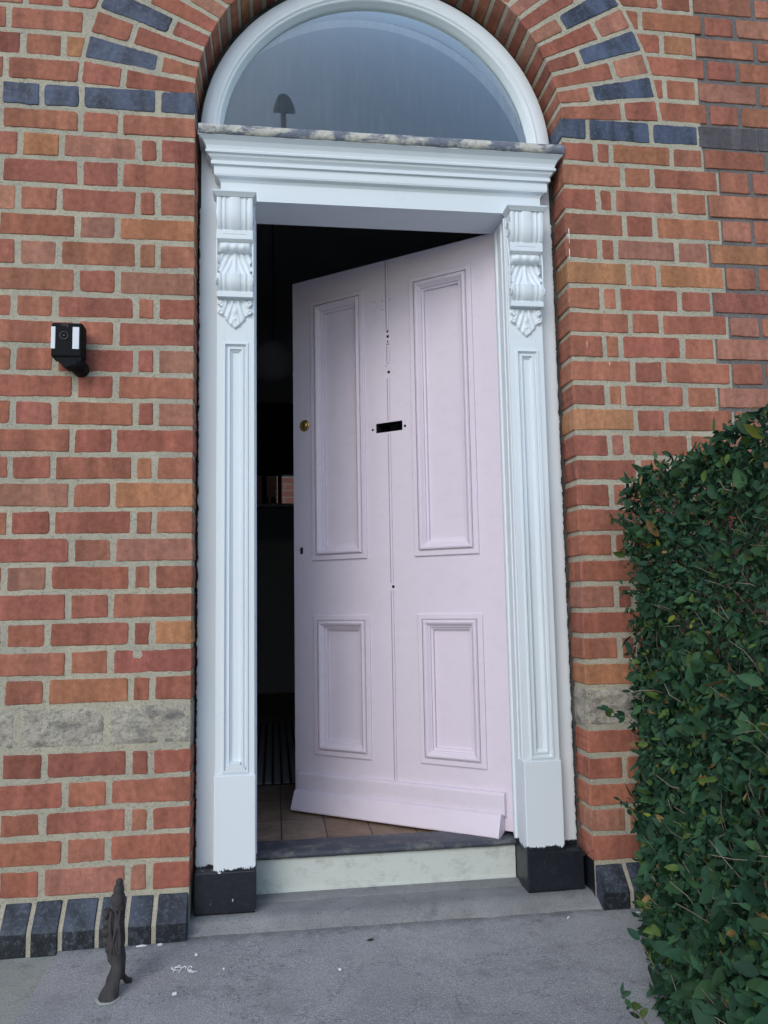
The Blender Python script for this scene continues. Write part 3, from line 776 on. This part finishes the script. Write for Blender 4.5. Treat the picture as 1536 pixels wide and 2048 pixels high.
# lock
b=MB(); b.lathe([(.0001,.0005),(.0225,.0005),(.0235,.002),(.0215,.0055),(.0145,.0075),(.0135,.0060),(.0128,.0060),(.012,.0075),(.0001,.0075)],(0,0,0),'y',32)
lk=b.build('lock_cylinder',M['brass'],door); lk.location=(.8235,0,1.622); lk.rotation_euler=(0,0,math.pi)
b=MB(); b.box(-.0013,.0013,-.0002,.0006,-.007,.004); b.lathe([(.0001,-.0),(.003,-.0)],(0,0,.003),'y',12); kw=b.build('keyway',M['dark'],lk) if False else None
b=MB(); b.box(.8235-.0012,.8235+.0012,.0076,.0082,1.614,1.627); b.build('keyway',M['dark'],door)
# threshold + riser
b=MB(); P=[]
for x in lin(PX0+.001,PX1-.001,60):
    nz=lambda k:.0015*mnoise.noise(Vector((x*14,k,0)))
    P.append([(x,.30,.1555),(x,.24,.157+nz(1)),(x,.185,.1565+nz(2)),(x,.172,.154+nz(3)),(x,.166,.148),(x,.165,.142),(x,.170,.136+nz(4)),(x,.19,.134)])
b.grid(P,0,True); b.build('threshold',M['sill'],house)
b=MB(); b.box(PX0+.001,PX1-.001,.18,.2,.02,.1345); b.box(PX0+.002,PX1-.002,.176,.181,.022,.040); bevel(b.build('riser_board',M['riser'],house),.001)

# ------------------------------------------------------------------ interior
def struct(mb,name,mat): return tag(mb.build(name,mat),kind='structure')
b=MB(); b.box(-.75,1.35,.27,4.7,.05,.146); struct(b,'hall_floor',M['floor'])
b=MB(); b.box(-.95,-.75,.25,4.72,.0,3.42); b.box(1.35,1.55,.25,4.72,.0,3.42); struct(b,'hall_wall',M['hallwall'])
b=MB(); b.box(-2.6,2.6,.13,4.7,3.42,3.55); struct(b,'hall_ceiling',M['hallwall'])
b=MB(); P=[]                                          # back of the front wall
for y in (.17,.25):
    for a,c,f in ((-2.6,-.594,lambda x:0),(.588,2.6,lambda x:0)):
        b.grid([[(x,y,f(x)),(x,y,3.42)] for x in lin(a,c,4)],0,False)
    b.grid([[(x,y,2.45+math.sqrt(max(0,.596**2-x*x))),(x,y,3.42)] for x in lin(-.594,.588,60)],0,False)
struct(b,'hall_front_wall',M['hallwall'])
# end wall with a small window onto a yard
YE=4.6; wz0,wz1=1.76,2.03
b=MB(); b.box(-.75,-.545,YE,YE+.12,.146,3.42); b.box(.62,1.35,YE,YE+.12,.146,3.42); b.box(-.545,.62,YE,YE+.12,.146,wz0); b.box(-.545,.62,YE,YE+.12,wz1,3.42)
struct(b,'hall_end_wall',M['hallwall'])
b=MB()
for k in range(14): b.box(-.522+k*.0135,-.522+k*.0135+.0125,YE+.055+.006*(k%2),YE+.075,wz0+.013,wz1+.02)
t=b.build('curtain',simple('brown_cloth',(.10,.08,.065),.9)); tag(t,'drawn brown curtain behind the small window at the end of the hall','curtain')
b=MB(); b.box(-.56,.64,YE-.14,YE-.032,wz0-.026,wz0-.004); t=b.build('window_ledge',simple('ledge_paint',(.62,.62,.6),.5)); tag(t,'pale narrow ledge under the small window deep in the hall','shelf')
for k,(x_,h_,r_) in enumerate(((-.43,.10,.020),(-.36,.07,.026))):
    b=MB(); b.lathe([(.001,0),(r_,.001),(r_,h_*.6),(r_*.45,h_*.8),(r_*.4,h_),(.001,h_)],(0,0,0),'z',14); t=b.build('jar',M['darkwood']); t.location=(x_,YE-.085,wz0-.004); tag(t,('tall narrow dark jar on the pale ledge in the hall','short wide dark jar on the pale ledge in the hall')[k],'jar')
b=MB(); b.box(-.56,.64,YE-.05,YE+.002,wz0-.30,wz0-.03); t=b.build('window_seat_panel',M['slate']); tag(t,'dull slate blue panel under the small window at the end of the dark hall','panel')
b=MB(); b.box(-.56,.66,YE-.09,YE-.003,wz1-.01,wz1+.62); t=b.build('roller_blind',M['darkwood']); tag(t,'black blind hanging above the small window deep in the hall','blind')
wnd=MB()
for xx in (-.46,-.325,-.135,.02,.30): wnd.box(xx,xx+.035,YE-.02,YE+.03,wz0,wz1)
wnd.box(-.545,.62,YE-.03,YE+.04,wz0-.01,wz0+.012); t=wnd.build('back_window',M['darkwood']); tag(t,'small dark framed window at the far end of the hall','window')
b=MB(); b.box(-2.5,3.4,YE+2.6,YE+2.75,0,2.62); t=b.build('yard_wall',M['yardbrick']); tag(t,'sunlit red brick yard wall glimpsed through the far window','wall')
b=MB()
for k in range(18): b.box(-.52+k*.039,-.52+k*.039+.028,1.15,2.9,.147,.156+.001*(k%2))
t=bevel(b.build('hall_rug',M['rugA']),.003); tag(t,'dark grey rug with lengthwise black stripes on the hall floor','rug')
b=MB(); b.box(-.53,.18,1.14,2.91,.1465,.150); u=b.build('rug_backing',M['dark'],t)
lan=empty('pendant_lamp',(-.36,2.5,2.42)); tag(lan,'round paper pendant lamp hanging in the dark hall','lamp')
b=MB(); b.lathe([(.01,.13),(.05,.125),(.10,.095),(.13,.04),(.135,0),(.13,-.04),(.10,-.095),(.05,-.125),(.01,-.13)],(0,0,0),'z',28); b.build('lamp_shade',M['paper'],lan)
b=MB(); b.tube([(0,0,.12),(0,0,.998)],.004,6); b.build('cord',M['dark'],lan)

# ------------------------------------------------------------------ ground
b=MB()
g=[[(x,y,-.012+ (0 if abs(x)>3 or y<-3 else .004*mnoise.noise(Vector((x*4,y*4,0))))) for y in (-400,-60,-12,-4,-2,-1.4,-1,-.7,-.5,-.3,-.1,.1,.14,40,400)] for x in (-400,-60,-12,-4,-2,-1.6,-1.3,-1.1,-.95,-.8,0,1,3,12,60,400)]
b.grid(g,0,True); struct(b,'ground',M['ground'])
b=MB(); P=[]
for x in lin(-.945,1.9,90):
    P.append([(x+ (.002*mnoise.noise(Vector((y*20,1,0))) if x<-.94 else 0),y,-.001+.0015*mnoise.noise(Vector((x*6,y*6,0)))+.0008*mnoise.noise(Vector((x*30,y*30,0)))) for y in lin(.13,-1.6,70)])
b.grid(P,0,True); e=P[0]; b.grid([[p for p in e],[(p[0]-.006,p[1],-.05) for p in e]],0,False)
struct(b,'doorstep_slab',M['slab'])
# raised step inside the opening + cement fillet
b=MB(); P=[]
for x in lin(-JW-.012,JW+.012,150):
    fr=-.028-.010*(x*1.2)+.007*mnoise.noise(Vector((x*9,2,0)))+.004*mnoise.noise(Vector((x*30,2,0)))
    row=[(x,.19,.0305)]
    for y in lin(.17,.03,16): row.append((x,y,.0305+.0012*mnoise.noise(Vector((x*22,y*22,0)))))
    row+= [(x,.012,.0285),(x,-.004,.020+.002*mnoise.noise(Vector((x*18,7,0)))),(x,fr+.012,.008),(x,fr,.0025),(x,fr-.0015,-.004)]
    P.append(row)
b.grid(P,0,True); struct(b,'cement_step',M['cement'])
b=MB(); P=[]
for x in lin(-.59,.57,110):
    w0=.014+.006*mnoise.noise(Vector((x*8,1,0))); P.append([(x,.178,.034),(x,.15,.0335),(x,.15-w0-.02,.0322),(x,.15-w0-.024,.030)])
b.grid(P,0,True); struct(b,'cement_patch',M['cement'])
# paint chips
FL=[(-.596,-.233,.026,'white scribble like curl of paint on the slab by the boot scraper'),(-.601,-.359,.012,'single round white paint chip near the bottom of the slab'),(-.725,-.066,.030,'long white paint sliver against the left plinth bricks'),(-.675,-.066,.016,'crumpled white paint scrap beside the last left plinth brick'),(.705,-.087,.026,'ragged white paint scrap by the foot of the hedge'),(.483,-.090,.018,'short upright white paint sliver on the slab below the right base block'),(-.57,-.15,.008,'tiny white paint speck between the sliver and the curl'),(-.492,-.246,.007,'tiny white paint speck right of the curl'),(-.199,-.301,.009,'tiny white paint speck in the middle of the slab')]
for k,(x,y,s,lab) in enumerate(FL):
    b=MB(); random.seed(40+k)
    if k==0:
        for j in range(7):
            a=random.uniform(0,6.28); p0=Vector((random.uniform(-.025,.025),random.uniform(-.012,.012),.003)); pts=[tuple(p0+Vector((.012*t*math.cos(a+t*2),.010*t*math.sin(a+t*2.4),.004*math.sin(t*3)))) for t in lin(0,1.4,7)]
            b.tube(pts,.0013,5)
    else:
        n=9; el=(1,.8) if k in (1,6,7,8) else ((1,.13) if k in (2,) else (1,.35)); an=.9 if k==5 else .1
        pts=[]
        for j in range(n):
            t=2*math.pi*j/n; r=s*.5*random.uniform(.7,1.15); u,v=r*el[0]*math.cos(t),r*el[1]*math.sin(t)
            pts.append((u*math.cos(an)-v*math.sin(an),u*math.sin(an)+v*math.cos(an),.003+random.uniform(0,.002)))
        b.add(pts+[(p[0],p[1],0) for p in pts],[tuple(range(n))]+[(j,n+j,n+(j+1)%n,(j+1)%n) for j in range(n)])
    o=b.build('paint_chip',M['flake']); o.location=(x,y,.001); tag(o,lab,'paint chip','paint chips on the slab')
b=MB(); b.add([(-.012,0,.001),(0,-.005,.004),(.013,.001,.002),(.003,.006,.003)],[(0,1,2,3)]); b.add([(-.012,0,0),(0,-.005,0),(.013,.001,0),(.003,.006,0)],[(0,1,2,3)]); o=b.build('dead_leaf',M['deadleaf']); o.location=(-.103,-.136,.001); tag(o,'small dark dead leaf lying on the slab below the threshold','leaf')

# ------------------------------------------------------------------ boot scraper
bs=empty('boot_scraper',(-.748,-.30,0)); bs.scale=(1.12,1.1,.985); tag(bs,'rusty ornate cast iron boot scraper standing on the slab','boot scraper')
def loft(mb,secs,n=18,amp=0.0,fr=0):
    rows=[]
    for (z,cx,cy,rx,ry) in secs:
        rows.append([(cx+rx*math.cos(t)*(1+amp*math.sin(fr*t+z*160)),cy+ry*math.sin(t)*(1+amp*math.sin(fr*t+z*160)),z) for t in [2*math.pi*j/n for j in range(n)]])
    mb.grid(rows,0,True,True); mb.add(rows[0],[tuple(range(n))]); mb.add(rows[-1],[tuple(range(n-1,-1,-1))])
b=MB(); loft(b,[(.262,.004,0,.002,.002),(.260,.004,0,.006,.006),(.254,.004,0,.0078,.008),(.248,.004,0,.0075,.008),(.2465,.004,0,.0065,.007),(.245,.003,0,.0095,.010),(.238,.003,0,.0115,.012),(.229,.003,0,.0118,.012),(.226,.003,0,.0105,.011),(.223,.002,0,.0140,.014),(.214,.002,0,.0152,.016),(.204,.002,0,.0152,.016),(.198,.002,0,.013,.014)])
b.build('finial',M['iron'],bs)
b=MB(); loft(b,[(.200,.003,0,.0125,.013),(.18,.004,0,.0130,.014),(.16,.003,0,.0135,.017),(.135,.001,0,.0155,.019),(.11,-.001,0,.0175,.019),(.09,.001,0,.0165,.018),(.075,.004,0,.0145,.016),(.060,.006,-.002,.0140,.016),(.045,.004,-.010,.0150,.018),(.036,.001,-.018,.0155,.016),(.028,-.001,-.026,.0155,.018),(.018,-.004,-.036,.0165,.018),(.008,-.006,-.044,.0185,.018),(.0,-.007,-.047,.021,.02)],amp=.13,fr=6)
for k in range(3):
    pts=[(.010*math.sin(k*2.1+t*2.0)*1.1,-.016-.003*math.sin(t*3),.19-.10*t) for t in lin(0,1,12)]; b.tube(pts,.0035,6)
b.build('post',M['iron'],bs)
b=MB(); z=.182; secs=[]
for k in range(5):
    rx=(.010,.0135,.0165,.0165,.012)[k]
    for t in lin(0,1,5): secs.append((z-.021*t,-.024+.002*k,.02,rx*(.72+.28*math.sin(math.pi*t)),.016*(.75+.25*math.sin(math.pi*t))))
    z-=.021
secs.append((.062,-.010,.012,.010,.012)); secs.append((.05,-.004,.006,.006,.008)); loft(b,secs); b.build('scroll_leaf',M['iron'],bs)
b=MB(); b.tube([(.008,.004,.04),(.013,.018,.018),(.020,.026,.004),(.024,.03,.0)],[.008,.007,.007,.009],8); b.build('rear_foot',M['iron'],bs)
b=MB(); P=[[(-.007+r*math.cos(t)*(1+.1*math.sin(3*t)),-.049+r*.95*math.sin(t),h) for t in [2*math.pi*j/24 for j in range(24)]] for r,h in ((.021,.003),(.024,.0025),(.0265,.0002))]; b.grid(P,0,True,True); tag(b.build('bedding_ring',M['ground'],bs),'pale ring of mortar round the foot')

for o in bs.children:
    for v in o.data.vertices:
        p=v.co; k=.0022 if o.name.startswith(('post','scroll','rear')) else .0009
        v.co=p+Vector((mnoise.noise(p*85),mnoise.noise(p*85+Vector((9,0,0))),mnoise.noise(p*85+Vector((0,9,0)))*.5))*k+Vector((mnoise.noise(p*260),mnoise.noise(p*260+Vector((5,0,0))),0))*k*.5
# ------------------------------------------------------------------ security camera
sc=empty('security_camera',(-.957,-.045,1.70)); tag(sc,'small black security camera with two white light strips fixed to the left brick wall','camera')
b=MB(); b.box(-.044,.044,-.028,.028,-.052,.052)
o=b.build('camera_body',M['blackplastic'],sc); bevel(o,.007,3)
b=MB(); pr=[(-.040,-.045),(.040,-.045),(.042,-.053),(.034,-.072),(-.004,-.080),(-.022,-.066)]
b.grid([[(x,-.024,z) for x,z in pr],[(x,.026,z) for x,z in pr]],0,False,True); b.add([(x,-.024,z) for x,z in pr],[tuple(range(6))]); b.add([(x,.026,z) for x,z in pr],[tuple(range(5,-1,-1))]); bevel(b.build('mount_bracket',M['blackplastic'],sc),.004,2)
b=MB(); b.lathe([(.0001,.026),(.012,.024),(.020,.016),(.024,.004),(.024,-.05),(.0001,-.05)],(.025,0,-.068),'y',24); b.build('wall_mount',M['blackplastic'],sc)
for x0,x1 in ((-.0435,-.0315),(.0165,.0350)):
    b=MB(); b.box(x0,x1,-.0305,-.026,-.028,.038); bevel(b.build('light_strip',M['lightstrip'],sc),.001)
b=MB(); b.lathe([(.0125,.0282),(.0125,.0305),(.0105,.031),(.0095,.0285)],(-.0075,0,.012),'y',28); b.lathe([(.0045,.0282),(.0045,.0300),(.0001,.0305)],(-.0075,0,.012),'y',20); b.build('lens',M['lens'],sc)
tc=bpy.data.curves.new('logo','FONT'); tc.body='ring'; tc.size=.013; tc.extrude=.0002; tc.align_x='CENTER'
to=bpy.data.objects.new('logo_tmp',tc); C.objects.link(to); bpy.context.view_layer.update()
me=bpy.data.meshes.new_from_object(to.evaluated_get(bpy.context.evaluated_depsgraph_get())); bpy.data.objects.remove(to)
lo=bpy.data.objects.new('logo',me); C.objects.link(lo); me.materials.clear(); me.materials.append(M['letter']); lo.parent=sc; lo.location=(-.006,-.0284,.0415); lo.rotation_euler=(math.pi/2,0,0)

# ------------------------------------------------------------------ hedge
hedge=empty('privet_hedge',(.95,-.6,0)); tag(hedge,'dense dark green clipped privet hedge standing right of the doorstep','hedge')
def hx(y,z):
    t=np.clip((.95-z)/.95,0,1)
    return .712*(1-t)+(.765+.40*np.clip(y,-1.2,0))*t
def htop(y): return 1.245+.075*np.clip(-y/.9,0,1.1)+.012*np.sin(y*14)
def leaves(n):
    base=[];out=[]
    k=0
    cell=[]
    fl=int(n*.68); ft=int(n*.20); fe=n-fl-ft
    dep=lambda m,s:np.minimum(rng.exponential(s,m),.26)
    y=rng.uniform(-1.45,-.10,fl); z=rng.uniform(-.02,1.34,fl); d=dep(fl,.06); x=hx(y,z)+d-.02
    A=np.c_[x,y,z]; NA=np.tile([-1,-.25,.35],(fl,1))
    y=rng.uniform(-1.45,-.10,ft); x=.70+rng.uniform(0,.95,ft)**1.2; d=dep(ft,.05); A2=np.c_[x,y,htop(y)-d+.015]; NB=np.tile([-.2,-.15,1.],(ft,1))
    z=rng.uniform(0,1.27,fe); d=dep(fe,.05); yy=-.12-d+.01; x=hx(yy,z)+rng.uniform(0,.6,fe); A3=np.c_[x,yy,z]; NC=np.tile([-.3,.8,.4],(fe,1))
    m4=int(n*.13); z=rng.uniform(0,1.32,m4); d=dep(m4,.05); yy=-1.45+d; x=hx(yy,z)+rng.uniform(0,.9,m4); A4=np.c_[x,yy,z]; ND=np.tile([-.2,-1,.35],(m4,1))
    P=np.r_[A,A2,A3,A4]; Nn=np.r_[NA,NB,NC,ND]
    # lumpy surface + gaps
    keep=np.ones(len(P),bool)
    for i in range(len(P)):
        v=mnoise.noise(Vector(P[i]*7.5)); g=mnoise.noise(Vector(P[i]*15+np.array([9,3,1])))
        P[i]-=Nn[i]/np.linalg.norm(Nn[i])*(-.022*v)
        if g>.14 and rng.random()<.85: keep[i]=False
    top=P[:,2]<htop(P[:,1])+.025
    return P[keep&top],Nn[keep&top]
def leaf_mesh(P,Nn,L,name,parent,seed=1,cols=None,Dd=None,wf=.5):
    n=len(P); r=np.random.default_rng(seed)
    N=Nn/np.linalg.norm(Nn,axis=1,keepdims=True)+r.normal(0,.75,(n,3)); N/=np.linalg.norm(N,axis=1,keepdims=True)
    D=(r.normal(0,1,(n,3))+np.array([-.35,-.1,.25])) if Dd is None else Dd
    D-=N*np.sum(D*N,1,keepdims=True); D/=np.linalg.norm(D,axis=1,keepdims=True); S=np.cross(N,D)
    W=L*r.uniform(wf*.8,wf*1.2,n); fold=r.uniform(.05,.28,n)*W; droop=r.uniform(-.05,.22,n)*L
    tpl=[(0,0,0,0),(.33,0,-.8,.02),(.70,0,-.7,.35),(1,0,0,1),(.16,.34,.05,0),(.42,.5,.35,.1),(.74,.34,.1,.4),(.16,-.34,.05,0),(.42,-.5,.35,.1),(.74,-.34,.1,.4)]
    V=np.zeros((n,10,3))
    for k,(u,s,f,dr) in enumerate(tpl):
        V[:,k]=P+D*(L*u)[:,None]+S*(W*s)[:,None]+N*(f*fold-dr*droop)[:,None]
    fq=[(0,1,5,4),(1,2,6,5),(0,7,8,1),(1,8,9,2)]; ft=[(2,3,6),(2,9,3)]
    base=(np.arange(n)*10)[:,None]
    quads=(base[:,:,None]+np.array(fq)[None]).reshape(-1,4); tris=(base[:,:,None]+np.array(ft)[None]).reshape(-1,3)
    me=bpy.data.meshes.new(name); nq,nt_=len(quads),len(tris)
    me.vertices.add(n*10); me.vertices.foreach_set('co',V.ravel())
    me.loops.add(nq*4+nt_*3); me.loops.foreach_set('vertex_index',np.r_[quads.ravel(),tris.ravel()].astype(np.int32))
    me.polygons.add(nq+nt_); me.polygons.foreach_set('loop_start',np.r_[np.arange(nq)*4,nq*4+np.arange(nt_)*3].astype(np.int32))
    me.polygons.foreach_set('use_smooth',np.ones(nq+nt_,bool)); me.update(calc_edges=True)
    pal=np.array([(.026,.078,.046),(.020,.064,.042),(.034,.092,.046),(.022,.070,.052),(.065,.12,.035),(.17,.21,.04),(.018,.05,.030),(.17,.12,.06)])*np.array([1.5,1.38,1.15])
    idx=r.choice(len(pal),n,p=[.285,.23,.18,.15,.065,.005,.073,.012]) if cols is None else cols
    c=pal[idx]*r.uniform(.5,1.2,(n,1)); ca=me.color_attributes.new('tint','FLOAT_COLOR','POINT')
    buf=np.ones((n,10,4),np.float32); buf[:,:,:3]=c[:,None,:]; ca.data.foreach_set('color',buf.ravel())
    me.materials.append(M['leaf']); o=bpy.data.objects.new(name,me); C.objects.link(o)
    if parent is not None: o.parent=parent; o.matrix_parent_inverse=Matrix.Translation(-Vector(parent.location))
    return o
P,Nn=leaves(56000)
L=np.where(P[:,2]<.75, rng.gamma(4.5,.0056,len(P)), rng.gamma(4.5,.0046,len(P))); L=np.clip(L,.009,.066)
tag(leaf_mesh(P,Nn,L,'foliage',hedge),kind='stuff')
# twigs + shoots
b=MB(); random.seed(5)
for k in range(1500):
    y=random.uniform(-1.3,-.12); z=random.uniform(.0,1.22); d=random.uniform(.02,.16); x=float(hx(np.array(y),np.array(z)))+d
    L_=random.uniform(.04,.13); dr=Vector((random.uniform(-.7,.2),random.uniform(-.6,.5),random.uniform(.1,1))).normalized()
    p=Vector((x,y,z)); pts=[p]
    for j in range(3): dr=(dr+Vector((random.gauss(0,.25),random.gauss(0,.25),random.gauss(0,.2)))).normalized(); pts.append(pts[-1]+dr*L_/3)
    r=random.uniform(.0008,.0018); b.tube([tuple(t) for t in pts],[r,r*.85,r*.7,r*.5],5,cap=False)
for k in range(46):                                   # main stems
    y=random.uniform(-1.2,-.15); dd=random.uniform(.13,.45)
    pts=[(float(hx(np.array(y),np.array(-.02+j*.08)))+dd+random.gauss(0,.008),y+random.gauss(0,.012),-.02+j*.08) for j in range(15)]
    b.tube(pts,[.006*(1-j*.05) for j in range(15)],6,cap=False)
def at(px,py,Y):
    r=RW@np.array([px-CX,py-CY,F]); return tuple(CAM+(Y-CAM[1])/r[1]*r)
SH=[(at(1350,2020,-.62),at(1280,1880,-.62),.040),(at(1300,2060,-.78),at(1243,1990,-.80),.026),(at(1268,1045,-.2),at(1225,1035,-.2),.026),(at(1290,1190,-.2),at(1248,1185,-.2),.026),(at(1270,1440,-.2),at(1212,1420,-.18),.03),(at(1275,1640,-.25),at(1240,1600,-.25),.024),(at(1325,1835,-.4),at(1290,1815,-.4),.036),
    (.76,-.3,1.23),(.80,-.5,1.25),(.78,-.75,1.27)]
SH=[h if len(h)==3 and hasattr(h[0],'__len__') else (h,(h[0]-.03,h[1],h[2]+.065),.03) for h in SH]
SP=[];SN=[];SD=[];SLn=[]
for a,c,l in SH:
    a=Vector(a);c=Vector(c); pts=[tuple(a.lerp(c,t)+Vector((0,0,.006*math.sin(t*3)))) for t in lin(0,1,5)]; b.tube(pts,[.0022,.002,.0018,.0016,.0013,.001],6)
    for t in (.35,.55,.72,.88,1.0):
        p=a.lerp(c,t); d=(c-a).normalized()
        for s in (-1,1):
            side=Vector((d.y*.2+random.uniform(-.3,.3),random.uniform(-.5,.3),random.uniform(-.5,.8)))
            SP.append(p); SD.append(d*.5+Vector((-.5*s,random.uniform(-.4,.2),.5*s+random.uniform(-.2,.3)))); SN.append((-.3,-1,.4)); SLn.append(l*random.uniform(.65,1.05))
tw=b.build('twig',M['twig'],hedge); tw.matrix_parent_inverse=Matrix.Translation(-Vector(hedge.location)); tag(tw,kind='stuff')
leaf_mesh(np.array(SP),np.array(SN,float),np.array(SLn),'shoot_leaf',hedge,3,cols=np.random.default_rng(2).choice([0,1,2,3,4],len(SP)),Dd=np.array(SD),wf=.55)['kind']='stuff'

# ------------------------------------------------------------------ street lamp behind the viewer (mirrored in the fanlight)
lp=empty('street_lamp',(-.19,-10.3,0)); tag(lp,'domed street lamp on a tall grey post mirrored in the fanlight glass','street lamp')
b=MB(); b.tube([(0.02,0,-.05),(0.02,0,9.2)],[.06,.045],12); b.build('post',M['lampmetal'],lp)
b=MB(); hood_tilt=R(-33); b.lathe([(.005,.30),(.07,.28),(.14,.22),(.19,.12),(.205,.01),(.2,0),(.001,.0)],(0,0,0),'z',24); o=b.build('lamp_hood',M['lampmetal'],lp); o.location=(0.02,0,9.18); o.rotation_euler=(hood_tilt,0,0)
